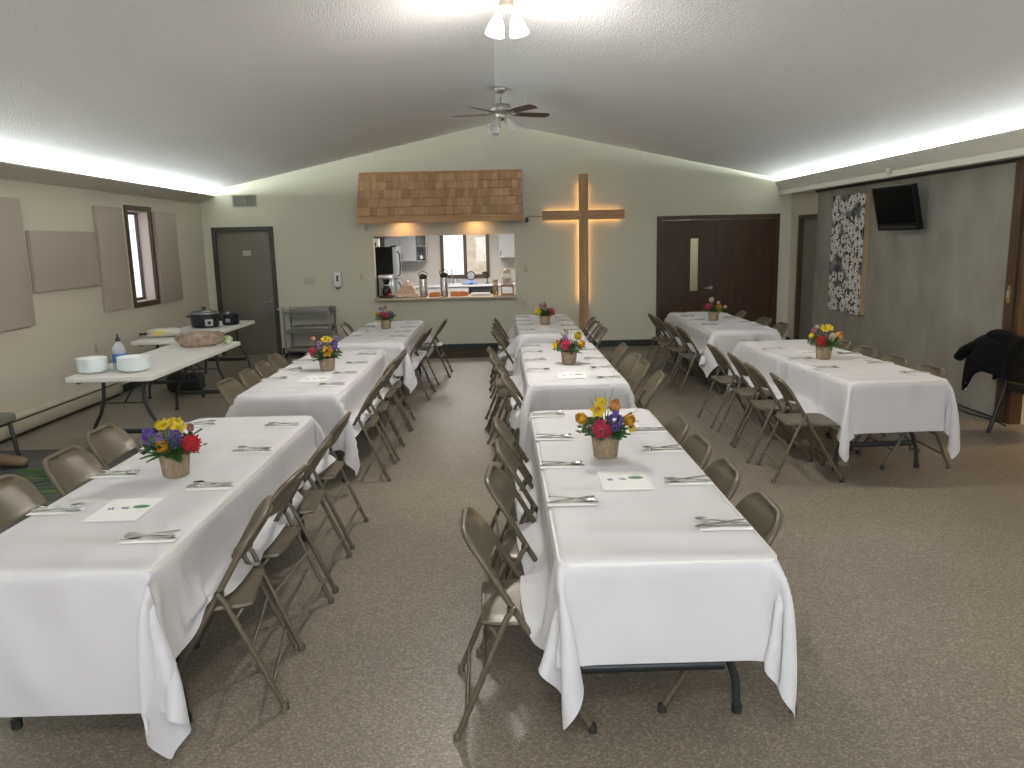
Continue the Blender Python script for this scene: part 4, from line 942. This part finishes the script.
def flower(t, kind, off, d, r, cn, cc=None):
    c = Vector(off)
    if kind == 'gerbera':
        mb, _ = gerbera(c, d, r, cn); o = mb.build('flower', fm(cn), t, 40)
        M = orient(d); MB().ball(c + M @ Vector((0, 0, .004)), (r * .26, r * .26, r * .14), 12, 7, M).build('flower_centre', fm(cc or 'gold'), o, 60)
    elif kind == 'daffodil':
        M = orient(d); mb = MB()
        for k in range(6):
            a = PI / 3 * k
            def P(u, v):
                q = u * r; ww = r * .36 * math.sin(PI * (.1 + .85 * u)) * (v - .5) * 2
                return M @ (Matrix.Rotation(a, 3, 'Z') @ Vector((q, ww, .25 * q * u))) + c
            mb.sheet(P, 5, 3, .0008)
        o = mb.build('flower', fm(cn), t, 40)
        MB().lathe([(r * .14, 0), (r * .24, r * .3), (r * .36, r * .5), (r * .30, r * .49), (r * .2, r * .25), (r * .1, .002)], c, 14, M, wob=.08, caps=False).build('flower_centre', fm(cc or cn), o, 60)
    elif kind == 'tulip':
        M = orient(d); mb = MB()
        for k in range(7):
            a = 2 * PI * k / 7
            def P(u, v, sc=(1 if k % 2 else .8)):
                el = PI * (.02 + .72 * u); q = r * .62 * math.sin(el) * sc; z = r * (1 - math.cos(el)) * .75 - r * .4
                ww = r * .42 * math.sin(PI * min(.15 + .85 * u, .97)) ** .6
                return M @ (Matrix.Rotation(a, 3, 'Z') @ Vector((q, ww * (v - .5) * 2, z - .1 * r * abs(v - .5)))) + c
            mb.sheet(P, 6, 3, .0008)
        mb.build('flower', fm(cn), t, 50)
    elif kind == 'hyacinth':
        M = orient(d); mb = MB(); rn = random.Random(int(abs(off[0]) * 1e4) + 5)
        for k in range(70):
            z = rn.uniform(-1, 1); a = k * 2.4; q = math.sqrt(max(0, 1 - z * z)) * r * .62
            p = M @ Vector((q * math.cos(a), q * math.sin(a), z * r)) + c
            mb.ball(p, r * (.13 + .05 * (k % 3) / 2), 6, 4)
        mb.build('flower', fm(cn), t, 60)
def leaf(t, base, tip, w, m=LEAF, curl=.2):
    b0, b1 = Vector(base), Vector(tip); ax = (b1 - b0); s = ax.cross(Vector((0, 0, 1))); s = s.normalized() if s.length > 1e-5 else Vector((1, 0, 0)); nrm = s.cross(ax).normalized()
    MB().sheet(lambda u, v: b0 + ax * u + s * ((v - .5) * 2 * w * math.sin(PI * min(max(u, .03), .97)) ** .7) + nrm * (curl * ax.length * math.sin(PI * u) * .5 - abs(v - .5) * w * .5), 8, 4, .001).build('leaf', m, t, 60)
def pot(x, y, label, fl, leaves, sprigs, s=1.0):
    t = thing('flower_pot', label, 'flower arrangement', (x, y, .7445), 0, 'flower pots on the tables')
    MB().lathe([(.001, 0), (.052, 0), (.058, .004), (.066, .075), (.069, .108), (.066, .112), (.060, .108), (.058, .09), (.001, .09)], n=28, wob=.012).build('pot', BURLAP, t, 50)
    MB().lathe([(.001, .088), (.059, .088), (.05, .112), (.03, .125), (.001, .13)], n=14, wob=.1).build('moss', mat('moss_dark', (.02, .035, .012), .9), t, 50)
    for (kind, off, d, r, cn, *cc) in fl:
        flower(t, kind, off, d, r, cn, *(cc or [None]))
        o = Vector(off); MB().tube([(o.x * .25, o.y * .25 , .10), (o.x * .7, o.y * .7, .10 + (o.z - .1) * .6), tuple(o - Vector(d).normalized() * .004)], .0028, 5).build('stem', LEAF, t, 60)
    fo = MB(); rq = random.Random(int((x + 9) * 977 + y * 131))
    for _ in range(120):
        a = rq.uniform(0, 2 * PI); e = rq.uniform(.1, 1.2); q = rq.uniform(.05, .10); p0 = Vector((.03 * math.cos(a), .03 * math.sin(a), .11)); dd_ = Vector((math.cos(a) * math.cos(e), math.sin(a) * math.cos(e), math.sin(e) * .9))
        p1 = p0 + dd_ * q; p2 = p0 + dd_ * (q + rq.uniform(.02, .035)); sv = dd_.cross(Vector((rq.uniform(-1, 1), rq.uniform(-1, 1), 1))).normalized() * rq.uniform(.010, .018); m_ = (p1 + p2) / 2
        fo.tube([p0, p1], .0012, 4); fo.add([p1, m_ + sv, p2, m_ - sv, m_ + Vector((0, 0, .003))], [(0, 1, 4), (1, 2, 4), (2, 3, 4), (3, 0, 4)])
    fo.build('foliage', LEAF, t)
    for (tx, ty, tz, w) in leaves: leaf(t, (tx * .15, ty * .15, .105), (tx, ty, tz), w)
    for (tx, ty, tz) in sprigs: MB().tube([(tx * .1, ty * .1, .11), (tx * .5, ty * .5, .11 + (tz - .11) * .6), (tx, ty, tz)], [.002, .0016, .0007], 5).build('sprig', LEAF, t, 60)
    if s != 1: t.scale = (s, s, s)
    return t
rl = random.Random(11)
def ringleaves(n0, r=.11, z0=.09, z1=.2, w=.022):
    out = []; n = n0 + 7
    for k in range(n):
        a = 2 * PI * k / n + rl.uniform(-.3, .3); q = r * rl.uniform(.75, 1.1); out.append((q * math.cos(a), q * math.sin(a), rl.uniform(z0, z1), w * rl.uniform(.8, 1.5)))
    return out
F = (0, -1, .25)
pot(-1.55, 3.60, 'burlap pot of spring flowers on the nearest left-row table', [
    ('tulip', (-.015, -.07, .155), (-.1, -1, .5), .045, 'gold'), ('gerbera', (.105, -.05, .165), (.45, -1, .1), .048, 'red', 'red'),
    ('daffodil', (-.03, 0, .245), (-.2, -.7, .8), .038, 'yellow'), ('daffodil', (.04, -.02, .235), (.2, -.8, .6), .038, 'yellow'), ('daffodil', (.005, .03, .25), (0, -.4, 1), .036, 'yellow'), ('tulip', (-.055, .01, .235), (-.4, -.5, 1), .034, 'yellow'),
    ('hyacinth', (-.095, -.03, .195), (-.3, 0, 1), .048, 'purple'), ('hyacinth', (.035, -.055, .19), (.4, 0, 1), .042, 'purple'), ('hyacinth', (-.04, -.05, .185), (0, 0, 1), .03, 'lilac'), ('tulip', (.085, 0, .225), (.5, -.4, 1), .026, 'blush')],
    [(-.14, -.05, .10, .022), (-.12, .0, .21, .022), (.13, .02, .22, .028), (.04, -.1, .11, .03), (.0, -.09, .11, .02), (-.1, -.08, .09, .018), (.09, .07, .16, .02)] + ringleaves(8), [(.07, 0, .27), (-.03, 0, .28)])
pot(.50, 3.74, 'burlap pot of flowers on the nearest centre table', [
    ('gerbera', (-.025, -.075, .155), F, .055, 'pink', 'gold'), ('daffodil', (-.035, -.01, .235), (-.3, -.9, .5), .042, 'yellow', 'gold'), ('daffodil', (-.02, .01, .265), (0, -.8, .7), .035, 'yellow'), ('tulip', (.045, 0, .245), (.2, -.5, 1), .045, 'peach'),
    ('hyacinth', (.04, -.06, .19), (.1, -.1, 1), .048, 'purple'), ('tulip', (-.115, -.02, .195), (-.8, -.6, .5), .042, 'gold'), ('tulip', (.105, -.04, .185), (.6, -.7, .5), .042, 'gold'), ('daffodil', (.12, -.03, .15), (.7, -.8, .1), .03, 'yellow')],
    [(-.08, -.09, .13, .026), (.13, .02, .215, .026), (.11, -.08, .13, .024), (.16, -.02, .18, .01), (.09, -.09, .12, .025), (-.09, -.04, .15, .025), (.03, -.09, .11, .02)] + ringleaves(9), [(-.08, 0, .30), (-.05, .02, .31), (.0, 0, .32), (.04, .02, .34), (.02, 0, .30), (.16, 0, .23)])
pot(-1.49, 6.65, 'burlap pot with red gerbera on the middle left-row table', [
    ('gerbera', (-.105, -.04, .165), (-.4, -1, .1), .048, 'pink', 'red'), ('daffodil', (.025, -.07, .175), F, .055, 'gold'), ('daffodil', (-.005, 0, .265), (-.1, -.7, .7), .04, 'yellow'), ('daffodil', (.025, .01, .26), (.2, -.6, .8), .038, 'yellow'),
    ('hyacinth', (.07, -.03, .215), (.3, 0, 1), .048, 'purple'), ('hyacinth', (-.045, -.03, .22), (-.2, 0, 1), .034, 'lilac'), ('tulip', (-.105, 0, .27), (-.6, 0, 1), .03, 'blush'), ('tulip', (.085, .02, .27), (.5, 0, 1), .035, 'lilac')],
    [(.12, -.03, .13, .02), (-.06, -.08, .10, .025), (.1, .0, .15, .02), (-.09, .0, .28, .008)] + ringleaves(8), [(-.12, 0, .29), (.05, 0, .31), (.15, -.01, .16)])
pot(-1.45, 9.92, 'burlap pot of pink and lilac flowers, farthest left-row table', [
    ('gerbera', (0, -.07, .175), F, .048, 'pink', 'red'), ('hyacinth', (-.05, 0, .225), (-.2, 0, 1), .045, 'lilac'), ('tulip', (.05, -.01, .235), (.2, -.3, 1), .042, 'white'), ('hyacinth', (.06, -.03, .19), (.3, 0, 1), .035, 'lilac'), ('tulip', (-.085, -.02, .18), (-.6, -.6, .5), .035, 'gold'), ('tulip', (0, .01, .26), (0, 0, 1), .035, 'blush')],
    [(.1, -.05, .13, .02), (-.1, -.05, .12, .02)] + ringleaves(9), [(0, 0, .32), (.06, 0, .31)])
pot(.58, 6.68, 'burlap pot of mixed flowers on the middle centre table', [
    ('gerbera', (-.03, -.07, .175), F, .055, 'pink', 'red'), ('tulip', (-.035, 0, .26), (0, -.5, 1), .045, 'white'), ('tulip', (.075, -.01, .235), (.3, -.5, .8), .05, 'yellow'), ('tulip', (.10, -.04, .175), (.6, -.8, .2), .045, 'gold'), ('daffodil', (-.12, -.02, .165), (-.8, -.7, .2), .035, 'yellow'), ('hyacinth', (-.035, -.04, .225), (0, 0, 1), .032, 'lilac'), ('tulip', (-.09, -.01, .19), (-.6, -.6, .5), .03, 'peach')],
    [(-.1, -.07, .14, .025), (.05, -.09, .14, .025), (.02, -.09, .10, .02)] + ringleaves(9), [(-.01, 0, .36), (-.05, 0, .35), (.1, .0, .33), (.15, 0, .31), (.03, .01, .31)])
pot(.56, 9.94, 'burlap pot with yellow left bloom on the farthest centre table', [
    ('daffodil', (-.085, -.05, .17), (-.5, -.9, .2), .05, 'yellow'), ('gerbera', (.09, -.05, .165), (.5, -.9, .1), .046, 'pink', 'red'), ('tulip', (.0, -.03, .225), (0, -.6, .8), .045, 'blush'), ('hyacinth', (-.05, 0, .235), (-.2, 0, 1), .035, 'lilac'), ('tulip', (0, 0, .26), (0, 0, 1), .03, 'peach')],
    [(.12, 0, .22, .018), (.05, -.08, .2, .022), (0, -.09, .13, .03)] + ringleaves(9), [(0, 0, .35), (.02, 0, .32)])
pot(2.76, 6.62, 'burlap pot of red and peach flowers, nearest right-row table', [
    ('gerbera', (-.05, -.07, .165), (-.2, -1, .2), .052, 'red', 'red'), ('daffodil', (0, 0, .26), (-.1, -.7, .7), .045, 'yellow'), ('daffodil', (.04, 0, .265), (.3, -.6, .7), .04, 'yellow'), ('tulip', (.10, -.04, .195), (.4, -.8, .5), .055, 'peach'), ('hyacinth', (.045, -.05, .19), (.1, 0, 1), .035, 'white'), ('tulip', (-.09, 0, .24), (-.5, -.3, 1), .035, 'blush'), ('tulip', (-.06, .02, .27), (-.2, 0, 1), .025, 'white'), ('daffodil', (-.11, 0, .2), (-.8, -.5, .4), .03, 'yellow')],
    [(-.13, -.01, .19, .02), (.1, -.08, .10, .015), (-.04, -.05, .22, .022)] + ringleaves(8), [(.05, 0, .31), (-.03, 0, .3)])
pot(2.71, 9.95, 'burlap pot with white top bloom on the farthest right-row table', [
    ('tulip', (-.03, 0, .255), (-.1, -.6, .8), .05, 'white'), ('gerbera', (-.075, -.04, .185), (-.5, -.9, .2), .045, 'pink', 'red'), ('tulip', (-.11, -.02, .165), (-.7, -.6, .2), .035, 'red'), ('gerbera', (.055, -.06, .17), (.2, -1, .2), .048, 'gold', 'peach'), ('tulip', (.06, 0, .22), (.3, 0, 1), .03, 'white'), ('tulip', (.14, -.01, .17), (1, -.2, .2), .03, 'white')],
    [(.16, 0, .17, .015), (.05, -.07, .12, .02), (.12, .0, .15, .02)] + ringleaves(9), [(.03, 0, .31), (.0, 0, .3), (.18, 0, .16)])

# ================================================================ LEFT SIDE: bare tables with supplies
place_table(-3.36, 7.82, 0, 'bare white plastic folding table with plates, beside left wall', 'bare white plastic tables')
place_table(-3.98, 10.40, 0, 'bare white plastic folding table with slow cooker, near grey door', 'bare white plastic tables')
ZT = .7345
NUMW = ORD + ['ninth', 'tenth', 'eleventh', 'twelfth', 'thirteenth', 'fourteenth', 'fifteenth', 'sixteenth', 'seventeenth', 'eighteenth', 'nineteenth', 'twentieth', 'twenty-first', 'twenty-second']
def place_word(i, n): return 'topmost' if i == n - 1 else ('lowest' if i == 0 else NUMW[i] + ' from below')
def plates(x, y, n, r, nm, tot):
    o0 = None
    for i in range(n):
        if o0 is None:
            o0 = MB().lathe([(.001, 0), (r * .62, 0), (r * .97, .020), (r, .024), (r, .027), (r * .95, .024), (r * .6, .004), (.001, .004)], n=36).build('foam_plate', FOAM, None, 50); o = o0
        else: o = o0.copy(); COL.objects.link(o)
        o.location = (x + random.uniform(-.002, .002), y + random.uniform(-.002, .002), ZT + i * tot / n)
        tag(o, f'white foam plate in the {nm} stack on bare plastic table, {place_word(i, n)}', 'plate', f'foam plates in the {nm} stack')
plates(-3.62, 6.92, 22, .125, 'left', .11); plates(-3.27, 6.95, 22, .135, 'right', .11)
t = thing('water_bottle', 'clear plastic jug with blue label and black pump behind plates', 'bottle', (-3.47, 7.12, ZT))
MB().lathe([(.001, 0), (.055, 0), (.062, .01), (.062, .15), (.058, .19), (.035, .225), (.016, .24), (.016, .255), (.001, .256)], n=24).build('body', mat('clear_plastic', (.62, .68, .70), .15, alpha=.55), t, 50)
MB().lathe([(.0635, .06), (.0635, .14)], n=24, caps=False).build('blue_label', mat('blue_label', (.06, .16, .42), .5), t, 60)
MB().lathe([(.001, .25), (.02, .25), (.021, .275), (.008, .285), (.004, .32), (.001, .32)], n=12).build('cap', BLACKM, t, 50)
def lumpy(name, label, cat, loc, size, m, seed, parts=(), rz=0, amp=.12, group=None):
    rn = random.Random(seed); ph = [rn.uniform(0, 6) for _ in range(6)]
    t = thing(name, label, cat, loc, rz, group)
    def P(u, v):
        a = 2 * PI * u; b2 = PI * v; w = 1 + amp * (math.sin(3 * a + ph[0]) * math.sin(2 * b2 + ph[1]) + .5 * math.sin(7 * a + ph[2]) * math.sin(5 * b2 + ph[3]))
        sn = max(math.sin(b2), .02); z = -math.cos(b2)
        ex = lambda q: math.copysign(abs(q) ** .75, q)
        return Vector((size[0] / 2 * ex(math.cos(b2) * -1) * w, size[1] / 2 * ex(sn * math.cos(a)) * w, size[2] / 2 * max(ex(sn * math.sin(a)) * w, -.92) + size[2] / 2 * .92))
    MB().sheet(P, 28, 22).build('bag', m, t, 70)
    return t
PB = lambda n, c1, c2: mat(n, c1, .25, spec=.6, noise=(14, c2, .15), bump=(18, .6, .01))
t = lumpy('bread_bag', 'brown loaf in clear plastic bag at far end of bare table', 'bread', (-3.30, 8.62, ZT), (.46, .19, .18), PB('brown_loaf_bag', (.22, .155, .11), (.34, .26, .20)), 1, rz=R(18))
t = lumpy('bread_bag', 'pale pink loaf bag behind the brown loaf bag', 'bread', (-3.45, 8.90, ZT), (.42, .17, .15), PB('pale_loaf_bag', (.55, .42, .37), (.62, .55, .52)), 2, rz=R(10))
t = lumpy('snack_bag', 'small green and clear packet beside the brown loaf bag', 'packet', (-3.06, 8.78, ZT), (.10, .09, .10), PB('green_packet', (.32, .48, .16), (.6, .62, .5)), 3)
t = lumpy('chip_bag', 'white and yellow bag with dark twisted end on far table', 'bag', (-4.12, 9.62, ZT), (.42, .15, .115), PB('white_yellow_bag', (.55, .53, .46), (.5, .5, .44)), 4, rz=R(6))
MB().box((-.02, -.072, .055), (.13, .012, .06), .004).build('yellow_label', mat('yellow_label', (.60, .47, .10), .5), t)
MB().lathe([(.001, 0), (.04, .0), (.026, .03), (.012, .05), (.02, .09), (.001, .1)], (-.19, 0, .045), 10, Matrix.Rotation(R(-90), 3, 'Y'), wob=.15).build('twisted_end', mat('dark_brown_wrap', (.09, .035, .02), .4), t, 50)
t = thing('slow_cooker', 'black oval slow cooker with glass lid on table near grey door', 'slow cooker', (-4.02, 10.72, ZT))
sx = Matrix.Diagonal((1.3, 1, 1))
MB().lathe([(.001, .005), (.125, .005), (.14, .02), (.148, .17), (.15, .185), (.001, .185)], (0, 0, 0), 32, sx).build('body', mat('cooker_black', (.012, .016, .02), .3), t, 50)
MB().lathe([(.145, .183), (.156, .187), (.156, .197), (.145, .199)], (0, 0, 0), 32, sx, caps=False).build('rim', CHROME, t, 50)
ld = MB().lathe([(.001, .24), (.06, .236), (.11, .222), (.142, .2), (.001, .2)], (0, 0, 0), 32, sx).build('lid', mat('lid_glass', (.10, .11, .11), .1), t, 50)
MB().lathe([(.012, .235), (.012, .252), (.03, .256), (.03, .272), (.001, .275)], (0, 0, 0), 14).build('knob', BLACKM, ld, 50)
for s in (-1, 1): MB().box((s * .205, 0, .15), (.05, .09, .022), .008).build('handle', BLACKM, t, 40)
MB().box((.10, -.122, .07), (.10, .012, .09), .004, R(16)).build('control_panel', mat('dial_silver', (.35, .36, .36), .3, .8), t)
MB().lathe([(.001, 0), (.025, 0), (.022, .016), (.001, .016)], (.105, -.127, .07), 14, Matrix.Rotation(R(90), 3, 'X')).build('dial', BLACKM, t, 50)
t = thing('serving_crock', 'smaller black electric cooker just right of slow cooker', 'slow cooker', (-3.76, 10.98, ZT))
MB().lathe([(.001, .005), (.10, .005), (.115, .02), (.12, .15), (.001, .155)], n=28).build('body', MATS['cooker_black'], t, 50)
ld = MB().lathe([(.001, .195), (.06, .19), (.11, .165), (.122, .155), (.001, .15)], n=28).build('lid', MATS['cooker_black'], t, 50)
MB().lathe([(.01, .19), (.01, .21), (.022, .215), (.001, .23)], n=12).build('knob', BLACKM, ld, 50)
MB().box((0, -.118, .07), (.06, .014, .05), .004).build('control_panel', MATS['dial_silver'], t)
t = thing('duffel_bag', 'black bag on the floor under the bare tables', 'bag', (-4.02, 9.9, 0))
MB().box((0, 0, .12), (.42, .26, .22), .07, seg=4).build('body', mat('black_nylon', (.008, .008, .009), .7, bump=(15, .6, .01)), t, 60)
MB().tube([(-.1, -.12, .18), (-.09, -.14, .25), (0, -.13, .28), (.09, -.14, .25), (.1, -.12, .18)], .01, 6).build('handle', BLACKM, t, 50)
MB().bx(-.17, .17, -.004, .004, .229, .236).build('zip', RUB, t)

# steel cart by the back wall
t = thing('utility_cart', 'grey three-shelf wire cart against the back wall', 'cart', (-3.13, YB - .27, 0))
CM = mat('cart_grey', (.27, .27, .25), .35, .4)
for (x, y) in ((-.37, -.21), (.37, -.21), (-.37, .21), (.37, .21)):
    MB().tube([(x, y, .10), (x, y, .80)], .019, 8).build('post', CM, t, 60)
    cs = MB().lathe([(.001, -.012), (.04, -.012), (.045, 0), (.04, .012), (.001, .012)], (x, y, .046), 16, Matrix.Rotation(R(90), 3, 'Y')).build('caster', RUB, t, 50)
    MB().box((x, y, .085), (.03, .035, .03), .004).build('caster_fork', CM, cs)
for z in (.135, .43, .74):
    c = MB(); c.tube([(-.38, -.22, z), (.38, -.22, z), (.38, .22, z), (-.38, .22, z)], .014, 6, True); c.tube([(-.38, -.22, z - .035), (.38, -.22, z - .035), (.38, .22, z - .035), (-.38, .22, z - .035)], .006, 6, True)
    for k in range(24):
        x = -.36 + k * .0313; c.tube([(x, -.22, z), (x, .22, z)], .003, 4)
        c.tube([(x, -.22, z), (x + .0156, -.22, z - .035)], .0028, 4); c.tube([(x + .0156, -.22, z - .035), (x + .031, -.22, z)], .0028, 4)
    c.bx(-.37, .37, -.21, .21, z - .004, z - .001); c.build('shelf', CM, t, 60)
MB().tube([(-.37, -.21, .76), (-.46, -.21, .80), (-.47, 0, .80), (-.46, .21, .80), (-.37, .21, .76)], .012, 8).build('handle', mat('white_handle', (.6, .6, .57), .4), t, 60)
tr = MB().box((.02, .02, .775), (.64, .36, .055), .01).build('steel_pan', CM, t, 40); tr2 = MB().box((.03, .02, .47), (.60, .36, .06), .01).build('steel_pan', CM, t, 40)

# dark mat below the hatch
o = MB().box((0, 0, .005), (1.75, .88, .01), .004).build('floor_mat', mat('dark_mat', (.045, .025, .018), .95, bump=(200, .4, .003)), None, 40, (-.72, 12.72, 0)); tag(o, 'dark brown mat on the floor below the kitchen hatch', 'mat')

# rug with green leaves at the left
RUG = mat('charcoal_rug', (.075, .075, .075), .95, bump=(250, .6, .004), noise=(6, (.10, .10, .098), .2))
t = thing('leaf_rug', 'charcoal rug printed with green leaves, left of nearest table', 'rug', (-3.75, 5.6, 0))
MB().box((0, 0, .006), (1.75, 2.9, .012), .005).build('rug_base', RUG, t, 40)
rn = random.Random(5)
GL = [mat('rug_leaf_dark', (.016, .05, .014), .95), mat('rug_leaf_mid', (.035, .10, .025), .95), mat('rug_leaf_pale', (.12, .16, .05), .95), mat('rug_leaf_tan', (.25, .19, .12), .95)]
leaves_ = [MB() for _ in GL]
for k in range(95):
    a = R(rn.uniform(-35, 45)) + (PI if rn.random() < .3 else 0); L_ = rn.uniform(.22, .5); w = rn.uniform(.014, .035); cx, cy = rn.uniform(-.40, .45), rn.uniform(-1.0, .80)
    ca, sa = math.cos(a), math.sin(a); zz = .0125 + .0004 * (k % 9); pts = []
    for i in range(9): u = i / 8; pts.append((u - .5, w * math.sin(PI * u)))
    for i in range(7, 0, -1): u = i / 8; pts.append((u - .5, -w * math.sin(PI * u)))
    leaves_[min(3, int(rn.random() ** 1.1 * 3.3))].add([(cx + (p * L_) * ca - q * sa, cy + (p * L_) * sa + q * ca, zz) for p, q in pts], [tuple(range(len(pts)))])
for mb, m in zip(leaves_, GL): mb.build('leaf_pattern', m, t)

# padded stacking chairs
def padded_chair(loc, rz, label, fab):
    t = thing('padded_chair', label, 'chair', loc, rz)
    MB().box((0, .02, .435), (.46, .46, .075), .03, seg=4).build('seat', fab, t, 60)
    MB().box((0, -.245, .69), (.44, .05, .40), .03, Matrix.Rotation(R(8), 3, 'X'), 4).build('backrest', fab, t, 60)
    MB().bx(-.20, .20, -.17, .21, .385, .40).build('seat_pan', BLACKM, t)
    for s in (-1, 1):
        MB().tube([(s * .215, .235, .01), (s * .205, .20, .36), (s * .21, .17, .395)], .017, 8).build('leg', BLACKM, t, 60)
        MB().tube([(s * .235, -.33, .01), (s * .225, -.235, .36), (s * .225, -.21, .45), (s * .225, -.245, .66), (s * .22, -.275, .86)], .018, 8).build('leg', BLACKM, t, 60)
        MB().tube([(s * .222, -.21, .392), (s * .208, .18, .392)], .011, 8).build('side_rail', BLACKM, t, 60)
    MB().tube([(-.22, -.275, .86), (-.2, -.285, .885), (.2, -.285, .885), (.22, -.275, .86)], .014, 8).build('top_rail', mat('tan_rail', (.10, .085, .065), .4), t, 60)  # top rail is a paler tan than the black frame
    return t
padded_chair((-4.36, 6.325, 0), -PI / 2, 'grey padded chair with black legs against the left wall', mat('grey_upholstery', (.15, .145, .115), .9, bump=(200, .3, .003)))
padded_chair((4.70, 6.58, 0), -PI / 2 + R(6), 'black-framed padded chair with coat beside grey partition', mat('olive_upholstery', (.030, .026, .016), .9, bump=(200, .3, .003)))
# coat over the chair back
COAT = mat('black_coat', (.004, .004, .0045), .9, spec=.15, bump=(10, .5, .02))
def coatP(u, v):
    # u runs from front hem over the rail to the back hem; v along the rail (far end hangs past the chair)
    y = 6.42 + v * .62; over = max(0, v - .55) / .45
    s = (u - .45) * 1.15
    if s < 0:   h_ = .90 + s * (.66 + .05 * math.sin(7 * v)) * (1 + .28 * over); x = 4.36 - .04 - .07 * math.sin(-s * 3) - .03 * math.sin(9 * v + 2)
    else:       h_ = .90 - s * .55; x = 4.45 + .05 * min(s * 4, 1) + .02 * math.sin(8 * v)
    h_ += .012 * math.sin(6 * v) - .10 * over ** 2
    if abs(s) < .06: x = 4.40 + s * .8; h_ = .915 - abs(s) * .3 - .10 * over ** 2
    yy = y + .08 * over * (1 if s < 0 else .2) + .03 * math.sin(5 * u)
    return Vector((x, yy, h_))
t = thing('coat', 'black coat draped over the back of padded chair, right side', 'coat', (0, 0, 0))
MB().sheet(coatP, 26, 22, .022).build('body', COAT, t, 70)
MB().tube([(4.38, 6.94, .80), (4.34, 7.06, .76), (4.31, 7.17, .70), (4.30, 7.24, .63)], [.07, .065, .06, .055], 12, flat=.8).build('sleeve', COAT, t, 70)
MB().ball((4.40, 6.78, .87), (.09, .20, .07), 14, 8).build('collar', COAT, t, 70)
for z in (.42, .36): MB().ball((4.275, 7.05, z), .010, 8, 6).build('button', CHROME, t)

# boot at the left edge
t = thing('brown_boot', 'tan leather boot on the rug edge in front of grey padded chair', 'boot', (-4.20, 6.45, .012), R(4)); t.scale = (1.1, 1.1, 1.15)
BT = mat('tan_leather', (.20, .135, .085), .55, bump=(25, .4, .006))
c = MB(); c.tube([(-.17, 0, .075), (-.10, 0, .078), (-.03, 0, .065), (.05, 0, .052), (.11, 0, .045), (.145, 0, .04), (.16, 0, .036)], [.05, .056, .05, .048, .047, .038, .02], 16, flat=.85)
c.build('upper', BT, t, 70)
MB().tube([(-.12, 0, .08), (-.14, 0, .16), (-.15, 0, .26)], [.054, .056, .062], 16).build('shaft', BT, t, 70)
MB().sheet(lambda u, v: (-.17 + u * .335, (v - .5) * 2 * (.04 + .012 * math.sin(PI * u)) * (1 if u < .85 else math.sqrt(max(.05, 1 - ((u - .85) / .15) ** 2))), .012), 16, 4, .012).build('sole', RUB, t)
c = MB()
for k in range(5): c.tube([(-.06 + k * .02, -.03, .095 - k * .004), (-.05 + k * .02, .03, .097 - k * .004)], .003, 5)
c.build('laces', mat('dark_lace', (.05, .03, .02), .8), t)

# ================================================================ OUTSIDE the windows
SNOW = mat('pale_ground', (.82, .82, .80), .9); BANK = mat('tan_bank', (.42, .33, .22), .95, noise=(3, (.55, .47, .36), .2), bump=(6, .8, .1)); BARK = mat('pine_bark', (.16, .12, .085), .95, bump=((20, 20, 4), .8, .03))
struct(MB().bx(-30, -5.3, -5, 17.39, -.3, -.02), 'ground_left', SNOW); struct(MB().bx(-30, 20, 17.4, 45, -.3, -.02), 'ground_back', SNOW)
def hill(u, v): return Vector((-1.0 + u * 14, 24 + 2.2 * v, -.1 + 6.5 * v ** .8 + .25 * math.sin(9 * u) * v + .2 * math.sin(23 * u + 4 * v)))
struct(MB().sheet(hill, 30, 12, .2), 'ground_bank', BANK, None, 60)
rn = random.Random(9)
for k in range(3):
    x, y = -13 - rn.uniform(0, 5), 20.5 + k * 2.6 + rn.uniform(-.4, .4); hgt = rn.uniform(5, 7)
    t = thing('pine_tree', f'bare-trunked tree outside the left window, {ORD[k]} from the camera', 'tree', (x, y, -.02), 0, 'trees outside the left window')
    MB().tube([(0, 0, 0), (.05, 0, hgt * .5), (0, .05, hgt)], [.14, .10, .03], 8).build('trunk', BARK, t, 60)
    c = MB()
    for j in range(130):
        z = rn.uniform(1.0, hgt); q = (1 - z / hgt) * 1.2 + .15; a = rn.uniform(0, 2 * PI); p = Vector((q * rn.random() * math.cos(a), q * rn.random() * math.sin(a), z)); d_ = Vector((math.cos(a), math.sin(a), rn.uniform(-.3, .2))) * .3
        s_ = d_.cross(Vector((0, 0, 1))).normalized() * .05; c.add([p, p + d_ * .5 + s_, p + d_, p + d_ * .5 - s_ + Vector((0, 0, .03))], [(0, 1, 2), (0, 2, 3)])
    c.build('foliage', mat('dull_foliage', (.16, .19, .07), .9), t)
